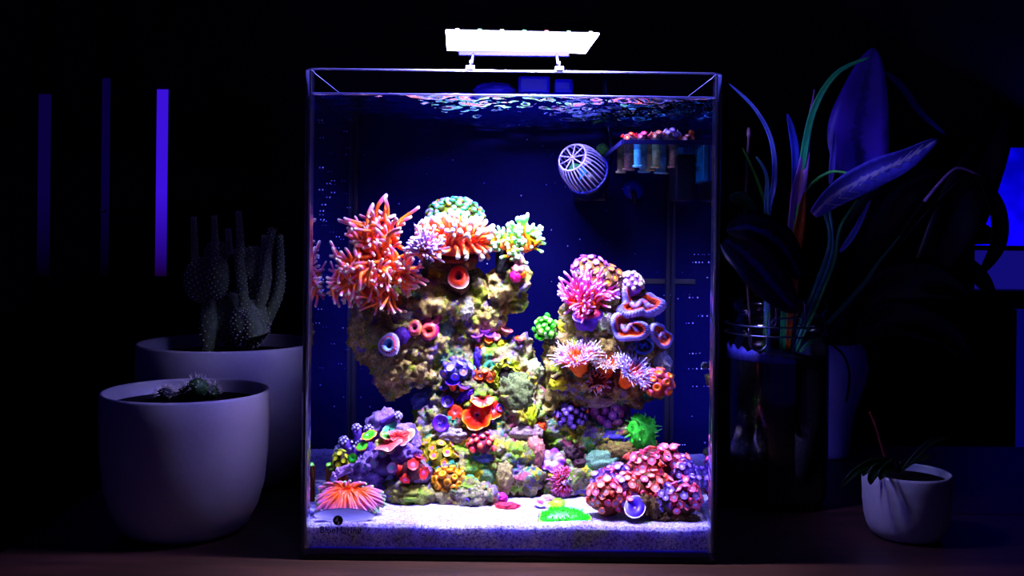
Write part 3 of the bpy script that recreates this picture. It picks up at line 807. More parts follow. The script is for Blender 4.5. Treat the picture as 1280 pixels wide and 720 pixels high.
# grey strip and vent on the back panel, and specks for gas bubbles and small reflections
sp_ = P(819, 351.5, TD - 0.0006)
single('level_strip', bevbox('strip', -S(15, TD), S(15, TD), -0.0005, 0.0005, -S(3, TD), S(3, TD), plain('#34343c', .5, 0, .3, 900), .0002), sp_, 'narrow grey strip stuck on the black back panel', 'strip')
sp_ = P(881, 457, TK + 0.0009)
m = lathe('hexagon', [(S(5, TK), -0.0006), (S(5, TK), 0.0006)], plain('#7a7c8c', .5, 0, .3), 6)  # plain grey hexagonal disc
o = single('hex_disc', m, sp_, 'small grey hexagonal disc inside the front glass near the side edge', 'disc'); o.rotation_euler = (PI / 2, 0, 0)
mb = MB(); RB = random.Random(3)
V0, F0 = icovf(1)
spots = [(RB.uniform(446, 834), RB.uniform(170, 560)) for _ in range(110)]
for py, xs in ((318, (868, 873, 878, 889, 892)), (328, (866, 870, 874, 878, 890, 893)), (369, (830, 834, 838)), (372, (862, 866, 872)), (395, (873, 878, 884)), (442, (862, 866, 870)), (461, (861, 866, 871, 877, 886, 891)), (483, (866, 871, 880, 884, 888)), (404, (858, 861, 866)), (556, (850, 853, 856))):
    spots += [(x, py) for x in xs]  # these rows are small reflections modelled as pale specks
for px, py in spots:
    c = P(px, py, TD - 0.0015) if px < 836 else P(min(px, 886), py, TK + 0.0009); r = RB.choice([.00025, .00035, .0005, .0007])
    mb.add([c + p * r for p in V0], F0)
for _ in range(50):
    c = Vector((-TW + TK + .0012, RB.uniform(.03, .2), RB.uniform(.12, .33))); r = RB.choice([.00025, .0004, .0006]); mb.add([c + p * r for p in V0], F0)
bo = single('bubbles_and_glints', mb.mesh('bubbles', plain('#c8d4ff', .2, 0, 0)), (0, 0, 0), 'tiny pale gas bubbles and modelled reflection specks on the glass and the black back panel', 'bubbles'); bo['kind'] = 'stuff'

# ------------------------------------------------------------------ corals of the tall tower
def cloud(root, vars_, heads):
    """heads: (px,py,Y, headradius px, mean direction (dx,up,depth), spread, n, length px, width px)"""
    pl = []
    for (px, py, Y, hr, d, sp, n_, ln, wd) in heads:
        c = P(px, py, Y); s = S(1, Y)
        for k in range(n_):
            dd = rnd_dir((d[0], d[2], d[1]), sp)
            p = c + Vector((R.gauss(0, .5), R.gauss(0, .4), R.gauss(0, .5))) * hr * s
            pl.append((p, dd, ln * s * R.uniform(.7, 1.15), wd * s * 6.0 * R.uniform(.85, 1.15)))
    tentacles(root, vars_, pl)
orange_t = [(0.0, '#f07800'), (0.58, '#ff9820'), (0.76, '#f89458'), (0.90, '#e88cb4'), (0.98, '#e8c0b0'), (1.0, '#f4f8d0')]
tv = tentacle_set('tentacle', orange_t, 9, r=0.10, tip=1.1, bend=0.95, taper=.35, seg=7, rings=9)
h, _n = hit(475, 385)
root = thing('torch_coral', 'large orange torch coral with pink-edged tentacles on the tower shoulder', 'coral', h)
tY = h.y - 0.006
cc = P(466, 335, tY)
put('coral_base', mesh('coral_base', *blobvf(cc, (S(34, tY), S(15, tY), S(32, tY)), .3, 2, 3, 3), plain('#b4521c', .6, 0, .4, 300, .3, .4)), root)
put('coral_base', mesh('coral_base', *blobvf(P(480, 375, tY + .006), (S(20, tY), S(14, tY), S(14, tY)), .3, 2, 8, 3), plain('#a05a2c', .7, 0, .4, 300, .3, .4)), root)
cloud(root, tv, [(472, 318, tY, 22, (-.05, .75, -.6), .42, 72, 34, 4.6), (462, 302, tY, 15, (-.25, .9, -.2), .35, 14, 44, 4.2), (488, 298, tY, 12, (.2, .9, -.2), .28, 8, 40, 4.2),
                 (448, 342, tY, 17, (-.6, -.15, -.7), .42, 62, 30, 4.4), (430, 350, tY, 9, (-.5, -.9, -.3), .3, 16, 26, 4.0), (492, 343, tY, 9, (.75, .05, -.6), .38, 42, 32, 4.2), (470, 345, tY - .008, 22, (0, -.1, -.9), .5, 58, 24, 4.6), (478, 368, tY - .006, 12, (.1, -.7, -.6), .4, 16, 20, 3.8)])

# small duncan on a black stem
h, _n = hit(529, 348)
root = thing('duncan_coral', 'small pale pink flower-like coral on a thin black stem', 'coral', h)
dY = min(h.y - 0.006, 0.062); top = P(532, 316, dY)
stalk(root, h + Vector((0, .003, 0)), top, S(4, dY), S(5, dY), plain('#101014', .7, 0, .3))
put('coral_base', mesh('coral_base', *blobvf(top, (S(14, dY), S(10, dY), S(6, dY)), .1, 2, 4, 3), plain('#d0762e', .6, 0, .3)), root)
tv2 = tentacle_set('tentacle', [(0, '#e07830'), (.5, '#f09478'), (.82, '#c890c8'), (1, '#dcd8f0')], 4, r=.10, tip=1.1, bend=.35, taper=.2)
cloud(root, tv2, [(531, 312, dY, 6, (0, .55, -.7), .55, 80, 24, 2.6), (531, 312, dY, 6, (-.6, .2, -.5), .3, 22, 23, 2.6), (533, 312, dY, 6, (.7, .1, -.5), .3, 22, 23, 2.6)])

# brown block with the hammer coral, dome coral behind
c = P(570, 322, .098)
hm = thing('hammer_coral', 'hammer coral, white-tipped dome over an orange fringe, on the tower top', 'coral', P(571, 347, .098))
brown = rockmat('skeleton_brown', 2.0, [(0.3, '#3a1e14'), (0.5, '#7c4a34'), (0.7, '#b07a54')], [(60, .58, .66, '#b0a81c')])
put('skeleton_block', mesh('skeleton_block', *blobvf(c, (S(28, .1), S(18, .1), S(19, .1)), .16, 2.4, 12, 4), brown), hm)
for k, (px, py) in enumerate(((558, 326), (574, 327), (588, 325))):
    put('skeleton_ledge', bevbox('ledge', *(lambda q: (q.x - S(10, .08), q.x + S(9, .08), q.y - .004, q.y + .006, q.z - S(3, .08), q.z + S(3, .08)))(P(px, py, .086)), plain('#8a5642', .8, 0, .4, 400, .2, .6), .0012), hm)
hv = tentacle_set('tentacle', [(0, '#f06010'), (.5, '#ff8420'), (.82, '#f8b080'), (.90, '#d4d8d0'), (1, '#e8ece8')], 5, r=.12, tip=1.4, bend=.3, taper=.15, seg=7)
pl = []
cY = .088; s = S(1, cY)
for d in fib(230):
    if d.y > .45 or d.z < -.42: continue
    p = P(568, 303, cY) + Vector((d.x * 36, d.y * 26, d.z * 16)) * s
    dd = Vector((d.x * .9, d.y * .8, max(d.z, -.1) * .9 + .35)) + Vector((R.gauss(0, .12), R.gauss(0, .12), R.gauss(0, .1)))
    if d.z < -.1: dd.z -= .75
    pl.append((p, dd, s * (21 if d.z > 0 else 17) * R.uniform(.8, 1.1), s * 22 * R.uniform(.9, 1.1)))
tentacles(hm, hv, pl)
put('coral_base', mesh('coral_base', *blobvf(P(568, 304, cY), (S(38, cY), S(27, cY), S(17, cY)), .06, 2, 4, 3), plain('#e0501a', .6, 0, .3)), hm)
# dome behind
dm = thing('frogspawn_dome', 'green and lilac frogspawn dome rising behind the hammer coral', 'coral', P(570, 300, .125))
stalk(dm, P(572, 345, .125), P(570, 285, .13), S(16, .12), S(20, .12), brown)
put('coral_base', mesh('coral_base', *blobvf(P(569, 272, .13), (S(34, .13), S(28, .13), S(20, .13)), .08, 2, 6, 3), plain('#8a9a20', .6, 0, .3)), dm)
kn = [polyp_mesh('bulb', cs, 'knob', 10) for cs in (('#687808', '#7ee070', '#b8a8e8'), ('#a87808', '#a8e058', '#c4b4ee'), ('#4a7818', '#58e088', '#d8d0f8'))]
for d in fib(150):
    if d.y > .4 or d.z < -.3: continue
    d = (d + Vector((R.gauss(0, .04), R.gauss(0, .04), R.gauss(0, .04)))).normalized(); p = P(569, 272, .13) + Vector((d.x * 35, d.y * 29, d.z * 24)) * S(1, .13)
    put('bulb', kn[R.randrange(3)], dm, orient(p, rnd_dir((d.x, d.y, d.z + .3), .35), R.uniform(0, 6), S(4.5, .13) * R.uniform(.85, 1.15)))
# frogspawn on black stem
h, _n = hit(630, 345)
fg = thing('frogspawn_coral', 'yellow-green branching frogspawn coral on a thick black stem', 'coral', h)
gY = h.y + .002
stalk(fg, P(630, 342, gY), P(633, 312, gY), S(11, gY), S(13, gY), plain('#15151a', .8, 0, .4, 500, .2, .8))
put('coral_base', mesh('coral_base', *blobvf(P(642, 308, gY), (S(25, gY), S(16, gY), S(10, gY)), .12, 2, 9, 3), plain('#e07818', .6, 0, .3)), fg)
fv = tentacle_set('tentacle', [(0, '#f07010'), (.4, '#f0a818'), (.65, '#c8d428'), (.85, '#60e070'), (.95, '#98e0a0'), (1, '#d0f0c8')], 5, r=.12, tip=1.35, bend=.3, taper=.1, seg=7)
cloud(fg, fv, [(643, 304, gY, 14, (0, .8, -.5), .5, 70, 22, 2.9), (625, 306, gY, 7, (-.7, .3, -.4), .4, 24, 20, 2.9), (662, 300, gY, 7, (.8, .4, -.3), .38, 28, 19, 2.9), (645, 312, gY - .006, 14, (.1, -.1, -.9), .5, 34, 14, 2.9), (652, 298, gY, 5, (.1, 1, -.1), .2, 8, 30, 2.8)])

# fleshy orange donut polyp on the tower front
def donut(name, label, px, py, rad, stops, tilt=(0, -1, .35), squash=.85, tube=None, grp=None, ridge=(.03, 26), lift=0.35, lobes=((.06, 3, .5, .05),)):
    h, nn_ = hit(px, py + rad * .2); s = S(1, h.y); Rr = rad * s
    root = thing(name, label, 'coral', h, grp)
    p = h + Vector(tilt).normalized() * Rr * lift
    v, f, t = tubevf([h + Vector((0, .004, -Rr * .3)), h.lerp(p, .5) + Vector((0, 0, -Rr * .1)), p], [Rr * .75, Rr * .8, Rr * .72], 20)
    put('column', mesh('column', v, f, plain(tube or '#5a4030', .7, 0, .35, 400, .2, .5)), root)
    pf = lambda q: .34 * math.sin(min(1, q * 1.0) * PI * .94) ** 1.2 * (1 if q > .35 else .9) - .26 * max(0, .4 - q) / .4
    put('oral_disc', ruffle('oral_disc', Rr, pf, stops, 52, 12, .12, lobes, ridge), root, orient(p, tilt, R.uniform(0, 3), 1, 1, squash))
    return root
donut('donut_coral', 'fleshy orange-red donut coral with a dark mouth below the hammer coral', 574, 352, 17, [(0, '#4a1838'), (.25, '#a03060'), (.45, '#ff5a2a'), (.75, '#ff6a3a'), (.9, '#f0a0a0'), (1, '#f8e0d0')], (0, -.85, .55), .8, lift=1.0)
zg = 'polyps on the tall tower'
pinkst = [(0, '#d85868'), (.3, '#f06a6a'), (.6, '#ff8a7a'), (.85, '#e04880'), (1, '#8a2a90')]
donut('blastomussa_coral', 'plump salmon polyp, uppermost of the three salmon polyps beside the button polyp', 541, 397, 13, [(0, '#c05090'), (.3, '#d868b0'), (.6, '#f08a90'), (.85, '#f0487a'), (1, '#6a2a90')], (.1, -1, .6), .85, grp=zg)
donut('blastomussa_coral', 'plump salmon polyp with fine stripes, lowest of the three salmon polyps beside the button polyp', 536, 411, 13, pinkst, (0, -1, .1), .95, grp=zg, ridge=(.04, 30))
donut('blastomussa_coral', 'round rose polyp, smallest of the three salmon polyps beside the button polyp', 520, 408, 11, [(0, '#d86090'), (.4, '#f07a9a'), (.8, '#f08878'), (1, '#e0b060')], (-.3, -1, .2), .9, grp=zg)
donut('button_polyp', 'lilac and pale blue ridged button polyp on the overhanging rock', 489, 428, 15, [(0, '#4a78c8'), (.3, '#8ab4f0'), (.5, '#a8c8f8'), (.62, '#e86038'), (.74, '#b088d8'), (.9, '#d0c0f8'), (1, '#f0f0ff')], (-.25, -1, .12), .95, '#4a2470', ridge=(.05, 34))
h, _n = hit(502, 420); 
single('tube_sponge', blob('sponge', (S(11, h.y), S(9, h.y), S(11, h.y)), plain('#5a2c92', .6, 0, .4, 500, .3, .6), .15, 3, 3, 3), h, 'deep purple sponge lump behind the lilac button polyp', 'sponge')
# pink crust and tip on the branch
h, _n = hit(648, 345)
pk = thing('pink_sponge', 'pink knobbly sponge standing on the rock branch by the black stem', 'sponge', h)
for dx, dy, r_, cc in ((0, -8, 8, '#d89aa8'), (1, -20, 7, '#d8a0a0'), (-3, 0, 8, '#e83a9a'), (4, -3, 6, '#f08040'), (2, -27, 5, '#c0a0b8')):
    q = P(648 + dx, 345 + dy, h.y - .002); put('lobe', blob('lobe', (S(r_, q.y),) * 3, plain(cc, .6, 0, .35, 500, .3, .6), .25, 3, dx, 3), pk, Matrix.Translation(q))
# small flat cups on the neck
def cups(label, spec, cols, grp=None, name='cup_coral'):
    px, py = spec[0][:2]; h, _n = hit(px, py)
    root = thing(name, label, 'coral', h, grp); pm = polyp_mesh('polyp', cols, 'cup', 16)
    for (x, y, r_, d) in spec:
        hh, nn_ = hit(x, y); s = S(1, hh.y)
        put('polyp', pm, root, orient(hh + Vector(d).normalized() * r_ * s * .55, d, R.uniform(0, 6), r_ * s))
    return root
cups('flat violet-pink polyps standing on the rock neck', [(598, 424, 8, (-.2, -.4, 1)), (612, 423, 8, (.1, -.5, 1)), (606, 418, 7, (0, -.1, 1))], ('#9a50b8', '#b868d8', '#7050c0'))
cups('flat dusty-pink polyps above the small yellow sponge', [(624, 420, 9, (0, -.4, 1)), (632, 418, 8, (.3, -.3, 1)), (620, 426, 7, (-.2, -.6, 1))], ('#a05a6c', '#c87a80', '#e0a0a0'))
cups('single orange cup polyp on the tip of the rock', [(650, 428, 7, (0, -.3, 1))], ('#c07098', '#ff6a2a', '#ff5020'))
cups('two tiny orange cup polyps on the rock neck beside violet polyps', [(598, 436, 5, (0, -.4, 1)), (610, 429, 5, (.2, -.6, 1))], ('#e07020', '#ff9030', '#ffc060'))
def lump(name, label, cat, px, py, r3, c, seed=1, amp=.3, freq=3, bump=.7, grp=None, sink=.4, c2=None, sub=4, Y=None):
    h = hit(px, py)[0] if Y is None else P(px, py, Y)
    s = S(1, h.y)
    mt = plain(c, .65, 0, .4, 420, .35, bump) if not c2 else rockmat('lump_' + c.strip('#'), seed, [(.3, c), (.5, c2), (.7, c2)], [(160, .56, .64, c)])
    return single(name, blob(name, tuple(q * s for q in r3), mt, amp, freq, seed, sub), h + Vector((0, r3[1] * s * sink, 0)), label, cat, grp)
lump('yellow_sponge', 'small yellow-green sponge under the dusty-pink polyps', 'sponge', 622, 430, (11, 8, 7), '#b8b020', 2)
lump('yellow_sponge', 'lumpy yellow-green sponge knob below the rock branch', 'sponge', 615, 390, (12, 10, 14), '#a8a838', 3, c2='#d8d8a0')
lump('yellow_sponge', 'yellow-green encrusted knob under the orange donut coral', 'sponge', 581, 385, (12, 9, 14), '#b0b424', 4, c2='#c8c8b8')
lump('yellow_sponge', 'bright yellow-green sponge patch beside the duncan stem', 'sponge', 548, 370, (13, 8, 13), '#b4c018', 5)
lump('yellow_sponge', 'flat yellow sponge patch below the hammer coral block', 'sponge', 545, 345, (14, 8, 7), '#c8c828', 6)
lump('yellow_sponge', 'yellow sponge strip beside the torch coral base', 'sponge', 515, 360, (9, 7, 9), '#d8c010', 16)
lump('encrusting_coral', 'lilac-grey crust under the torch coral on the overhanging rock', 'coral', 505, 395, (22, 10, 14), '#7a6a94', 7, c2='#a49a9c')
lump('encrusting_coral', 'mossy green crust on the overhanging rock beside the button polyp', 'coral', 470, 418, (14, 8, 13), '#6a9a28', 8, c2='#9a9868')
lump('encrusting_coral', 'teal grey crust right of the salmon polyps', 'coral', 556, 410, (12, 8, 18), '#5a8a88', 9, c2='#8a9a90')
lump('encrusting_coral', 'pale pink crust at the edge of the overhanging rock', 'coral', 456, 380, (11, 8, 9), '#c87aa0', 10, c2='#c8a890')
# ring of shaggy yellow-green coral
h, _n = hit(632, 468)
sh = thing('shaggy_coral', 'shaggy yellow-green ring coral with a dark hollow on the rock foot', 'coral', h)
put('hollow', blob('hollow', (S(11, h.y), S(5, h.y), S(11, h.y)), plain('#1c1412', .9, 0, .3), .2, 2, 1, 3), sh, Matrix.Translation(h))  # solid dark blob, shade of the hollow put into its colour
pm = polyp_mesh('tuft', ('#8a9a14', '#c8d020', '#e8f080'), 'cup', 8)
for k in range(64):
    a = 2 * PI * k / 64 * 3; rr = R.uniform(12, 20); q = h + Vector((math.cos(a) * rr * .95, -R.uniform(2, 6), math.sin(a) * rr * 1.05)) * S(1, h.y)
    put('tuft', pm, sh, orient(q, rnd_dir((math.cos(a), -.9, math.sin(a)), .4), R.uniform(0, 6), S(R.uniform(3, 4.4), h.y)))
colony('zoanthid_colony', 'small orange and pale pink zoanthid cluster beside the shaggy yellow-green coral', 'coral', 607, 470, 14, 9, 5, ('#c85a20', '#f0803a', '#f0d0e0'), '#8a4a30', group=zg)
colony('zoanthid_colony', 'lilac frilly zoanthid cluster on the rock foot below the salmon polyps', 'coral', 572, 464, 18, 13, 6, ('#7060c8', '#a090e8', '#e8a878'), '#5a5a80', group=zg, jit=.4)
lump('purple_sponge', 'indigo finger sponge beside the lilac frilly zoanthids', 'sponge', 597, 448, (5, 5, 14), '#3a20a0', 11, sink=0)
cups('indigo and orange flat polyps above the red mushrooms', [(566, 484, 10, (0, -.4, 1)), (557, 488, 7, (-.3, -.5, .8)), (578, 486, 8, (.3, -.5, .8))], ('#d86020', '#5030c0', '#8050e0'))
lump('purple_sponge', 'vivid violet sponge finger above the red mushrooms', 'sponge', 584, 493, (15, 6, 6), '#5a12c8', 12, sink=0).rotation_euler = (0, -.6, 0)
cups('violet cup polyp with a white-rimmed mouth beside the red mushrooms', [(560, 503, 8, (-.1, -1, .35))], ('#8a4ac0', '#5020b0', '#d0c8ff'))
lump('blue_sponge', 'dull blue sponge patch in the shadow under the overhang', 'sponge', 530, 500, (16, 10, 16), '#3a58b0', 13, c2='#6a74b8')
# red mushrooms
def mush(label, px, py, rad, stops, tilt, sq=.95, grp=None, name='mushroom_coral', lobes=((.04, 5, .4, .05), (.03, 9, 1, .03)), ridge=(.015, 30), cup=.16, Y=None, thick=.1, stem='#6a4038', lift=.4):
    if Y is None: h, nn_ = hit(px, py)
    else: h = P(px, py, Y)
    s = S(1, h.y); Rr = rad * s; tl = Vector(tilt).normalized()
    root = thing(name, label, 'coral', h, grp); p = h + tl * Rr * lift
    v, f, t = tubevf([h - tl * Rr * .2, p], [Rr * .45, Rr * .4], 12); put('foot', mesh('foot', v, f, plain(stem, .7, 0, .3)), root)
    put('oral_disc', ruffle('oral_disc', Rr, lambda q: cup * (math.sin(q * PI * .8) - .5 * max(0, .25 - q) * 4), stops, 48, 10, thick, lobes, ridge), root, orient(p, tilt, R.uniform(0, 6), 1, 1, sq))
    return root
redst = [(0, '#f89ad0'), (.16, '#e04a80'), (.26, '#ff4a3a'), (.7, '#ff4a1e'), (.9, '#ff7a20'), (1, '#ffa030')]
rg = 'red mushroom corals on the tall tower'
mush('orange-red mushroom disc with a pink mouth, largest of the red mushrooms', 597, 520, 19, redst, (-.05, -1, .3), grp=rg)
mush('orange-red mushroom disc, upper right of the large red mushroom', 615, 512, 13, redst, (.25, -1, .3), grp=rg)
mush('orange-red mushroom disc folded behind the large red mushroom', 602, 503, 15, redst, (.1, -.7, .9), grp=rg)
mush('single coral-red mushroom disc left of the large red mushroom', 570, 515, 10, [(0, '#ffd0c0'), (.2, '#e86a70'), (.6, '#f05040'), (1, '#c06040')], (-.2, -1, .2), grp=rg)
cups('tiny violet polyp at the edge of the red mushrooms', [(624, 510, 5, (.3, -1, .3)), (616, 526, 4, (.3, -1, .1))], ('#8a7ad8', '#5a40b0', '#d0d0ff'))
# purple tube
h, _n = hit(552, 528)
tb = thing('tube_coral', 'purple-mouthed pale tube coral beside the red mushrooms', 'coral', h)
put('tube', polyp_mesh('tube', ('#a89ac0', '#6a30c0', '#3a109a'), 'cup', 20), tb, orient(h + Vector((0, -.004, 0)), (-.1, -1, .15), 0, S(11, h.y), S(10, h.y)))
pm = polyp_mesh('tuft', ('#6a40c0', '#8a60e0', '#b090f0'), 'cup', 8)
for k in range(22):
    a = k * 2.4; rr = 6 * math.sqrt(k / 22); q = h + Vector((math.cos(a) * rr, -5, math.sin(a) * rr)) * S(1, h.y); put('tuft', pm, tb, orient(q, rnd_dir((0, -1, .2), .4), 0, S(2.4, h.y)))
lump('yellow_sponge', 'yellow sponge crust below the red mushrooms', 'sponge', 583, 530, (16, 7, 8), '#c0c41c', 17)
lump('encrusting_coral', 'lavender-grey crust below the purple tube coral', 'coral', 565, 545, (18, 9, 10), '#8a7ab0', 18, c2='#a8a0a8')
lump('encrusting_coral', 'grey speckled crust right of the red mushrooms', 'coral', 645, 490, (20, 5, 22), '#4a5a3a', 19, c2='#7c8a5c', amp=.45)
lump('encrusting_coral', 'pink-mauve crust right of the red mushrooms', 'coral', 655, 540, (22, 8, 12), '#a878a0', 20, c2='#a8989c')
lump('pink_sponge', 'salmon pink upright sponge in the gap between the two towers', 'sponge', 668, 566, (12, 9, 22), '#d07888', 21, c2='#c89088')
lump('orange_sponge', 'small bright orange sponge flake between the two towers', 'sponge', 673, 534, (9, 5, 7), '#ff6a10', 22)
lump('yellow_sponge', 'yellow-green sponge strip beside the orange flake between the towers', 'sponge', 664, 520, (7, 6, 16), '#b4c838', 23)
lump('yellow_sponge', 'bright yellow sponge patch on the olive rock below the fringed anemones', 'sponge', 701, 480, (14, 6, 8), '#d8d814', 24)
# red ball
colony('favia_coral', 'red bumpy coral ball with lilac foot on the rock foot', 'coral', 603, 557, 16, 12, 4.4, ('#8a1c3a', '#e8405a', '#ff9a80'), '#6a1a40', 'knob', zmin=-.25)
lump('lilac_sponge', 'lilac and blue sponge under the red bumpy coral ball', 'sponge', 606, 572, (19, 10, 8), '#8a5ad0', 25, c2='#6a8ac8')
# yellow zoas
colony('zoanthid_colony', 'yellow-green zoanthid mound with pink mouths above the golden colony', 'coral', 549, 573, 24, 22, 6.6, ('#b8a81c', '#c8b030', '#e868a0'), '#7a7a1c', group=zg, cols2=('#b0b428', '#d89a40', '#d878c8'))
colony('zoanthid_colony', 'golden yellow zoanthid cluster below the pink-mouthed colony', 'coral', 561, 603, 19, 16, 5.2, ('#c88a08', '#f0b418', '#ffd850'), '#7a5a08', 'ring', group=zg)
colony('zoanthid_colony', 'coral-red zoanthid cluster beside the yellow-green mound', 'coral', 515, 588, 15, 15, 9, ('#c03a30', '#ff5a5a', '#ff8ac0'), '#5a2a3a', group=zg, dens=1.1)
colony('zoanthid_colony', 'grey-lavender zoanthids with teal mouths left of the coral-red cluster', 'coral', 479, 580, 20, 16, 7.6, ('#8a70a8', '#b0a0c8', '#70d8d0'), '#5a4678', group=zg)
lump('green_sponge', 'shaggy green sponge on the rock behind the front torch coral', 'sponge', 512, 620, (26, 12, 13), '#7ab024', 26, c2='#a8a860', amp=.4)
lump('green_sponge', 'mossy green lump at the foot of the golden zoanthids', 'sponge', 590, 622, (20, 10, 13), '#86a83a', 27, c2='#b0a890', amp=.4)
lump('green_sponge', 'teal-green crust below the lilac sponge on the rock foot', 'sponge', 610, 595, (24, 8, 14), '#4a9a78', 28, c2='#88a890')
lump('brown_sponge', 'yellow-brown ribbed sponge leaning on the rock foot', 'sponge', 630, 597, (12, 8, 20), '#9a8a30', 29, c2='#a8a078')
lump('green_sponge', 'green warty crust on the rock edge next to the dark hollow', 'sponge', 665, 463, (14, 8, 13), '#88b048', 30, c2='#a8b088')

# ------------------------------------------------------------------ left foreground
pt = 'plates on the purple rubble'
mush('bright green mushroom disc with an orange rim, largest on the purple rubble', 462, 548, 11, [(0, '#58e020'), (.7, '#6ae010'), (.86, '#a8b818'), (1, '#e07010')], (-.1, -.55, 1), .8, 'green mushroom discs', Y=0.053)
mush('bright green mushroom disc left of the largest green one', 454, 560, 8.5, [(0, '#4ad828'), (.7, '#60d818'), (.9, '#8a9a18'), (1, '#a06020')], (-.3, -.7, .8), .85, 'green mushroom discs', Y=0.048)
mush('small green mushroom disc touching the pink plate', 481, 547, 7.5, [(0, '#68c838'), (.7, '#6ab030'), (1, '#b07828')], (.2, -.6, .9), .8, 'green mushroom discs', Y=0.051)
mush('dark green mushroom disc lowest on the purple rubble', 442, 573, 7, [(0, '#38b878'), (.5, '#48c038'), (.85, '#2a6a28'), (1, '#8a6a50')], (-.3, -1, .3), .95, 'green mushroom discs', Y=0.043)
mush('olive mushroom disc half hidden below the largest green one', 474, 555, 6.5, [(0, '#8aa028'), (.7, '#7a8a20'), (1, '#a88030')], (.2, -.8, .6), .9, 'green mushroom discs', Y=0.051)
mush('salmon pink ruffled plate coral on the purple rubble', 486, 561, 17, [(0, '#ff5a60'), (.6, '#ff7a78'), (.9, '#ff9a90'), (1, '#ffd0c8')], (-.15, -.35, 1), .9, None, 'plate_coral', ((.16, 3, 2.2, .14), (.08, 5, 1, .1)), (.02, 22), .05, Y=0.050, thick=.1)
mush('salmon pink fan plate standing above the ruffled pink plate', 496, 547, 15, [(0, '#ff5058'), (.5, '#ff6a68'), (.9, '#ff8c88'), (1, '#ffc0b8')], (.55, -.75, .35), .62, None, 'plate_coral', ((.12, 3, .6, .1), (.08, 6, 1, .06)), (.06, 14), .1, Y=0.056, thick=.1)
mush('mint green plate coral behind the pink fan plate', 489, 539, 14, [(0, '#88e8c0'), (.6, '#78d8b8'), (1, '#c8f0e0')], (-.3, -.9, .5), .55, None, 'plate_coral', ((.1, 3, 1, .08),), (.02, 16), .08, Y=0.068, thick=.1)
mush('cream shell-shaped plate beside the pink fan plate', 507, 545, 12, [(0, '#a08868'), (.6, '#c8b090'), (1, '#e8d8c0')], (.7, -.6, .3), .6, None, 'plate_coral', ((.1, 2, 1, .08),), (.03, 18), .08, Y=0.068, thick=.12)
lump('purple_plate_coral', 'lilac upright plate coral behind the mint plate', 'coral', 482, 526, (17, 6, 15), '#8a70b8', 31, c2='#b49ad0', Y=0.083)
lump('purple_plate_coral', 'violet jagged coral shelf below the ruffled pink plate', 'coral', 505, 568, (18, 10, 13), '#6a48b8', 32, c2='#9a80d0', amp=.5, Y=0.058)
def branches(name, label, pieces, c, headc, Y, grp=None):
    c0 = P(pieces[0][0], pieces[0][1], Y)
    root = thing(name, label, 'coral', c0, grp); mt = plain(c, .6, 0, .35, 500, .3, .8)
    pm = polyp_mesh('head', headc, 'knob', 12)
    for (xa, ya, xb, yb, r_) in pieces:
        a, b_ = P(xa, ya, Y), P(xb, yb, Y - R.uniform(0, .008)); s = S(1, Y)
        v, f, t = tubevf(smoothpath([a, a.lerp(b_, .5) + Vector((R.uniform(-1, 1) * s, 0, 0)), b_], 6), [r_ * s * k for k in (1.1, 1, .95, .95, 1, 1.05)], 10)
        put('branch', mesh('branch', v, f, mt), root)
        n_ = 0
        for d in fib(26):
            if d.dot((b_ - a).normalized()) < 0 or d.y > .4: continue
            put('head', pm, root, orient(b_ + d * r_ * s, d, 0, S(2.1, Y))); n_ += 1
    return root
branches('stubby_coral', 'purple stubby branching coral with pale tufted heads behind the green discs', [(445, 585, 430, 552, 6), (450, 580, 446, 536, 5.5), (456, 580, 461, 537, 5.5), (452, 585, 440, 558, 8), (462, 580, 456, 552, 9), (447, 585, 424, 562, 5), (478, 530, 497, 520, 5)], '#6a48b0', ('#6a5a90', '#8a80b0', '#c8c8d8'), .072)
branches('finger_coral', 'pale lilac finger coral lying beside the front torch coral', [(440, 585, 420, 594, 4.5), (438, 583, 424, 588, 3.5)], '#a888c8', ('#a888c8', '#b89ad8', '#c8b0e0'), .046)
colony('zoanthid_colony', 'small yellow-green zoanthid tuft at the rubble edge above the brown frag', 'coral', 426, 575, 9, 12, 4, ('#7a8a18', '#b8c020', '#e0e860'), '#4a3a14', Y=0.053, sink=0)
FBY = .06
fb = thing('frag_block', 'brown ribbed frag block topped with green polyps beside the side glass', 'coral', P(420, 627, FBY))
for k, px in enumerate((411.5, 418, 424.5, 431)):
    q = P(px, 627, FBY); v, f, t = tubevf([q, q + Vector((0, 0, S(22, FBY))), q + Vector((0, 0, S(45, FBY)))], [S(4.6, FBY), S(4.2, FBY), S(4.8, FBY)], 10); put('tube', mesh('tube', v, f, plain('#7a4420', .7, 0, .4, 400, .2, .7)), fb)
pm = polyp_mesh('polyp', ('#4a6a20', '#78c848', '#d0ffb0'), 'zoa', 12)
for px, py in ((411, 581), (417, 580), (423, 581), (429, 580), (433, 583), (414, 586), (427, 586)):
    put('polyp', pm, fb, orient(P(px, py, FBY - .003), (R.uniform(-.3, .3), -.6, 1), 0, S(4.2, FBY)))
q = P(417, 598, FBY - .006); put('lower_polyp', polyp_mesh('lower', ('#6a80b0', '#a0c0e8', '#e8f0ff'), 'cup', 14), fb, orient(q, (0, -1, .2), 0, S(4.2, FBY)))
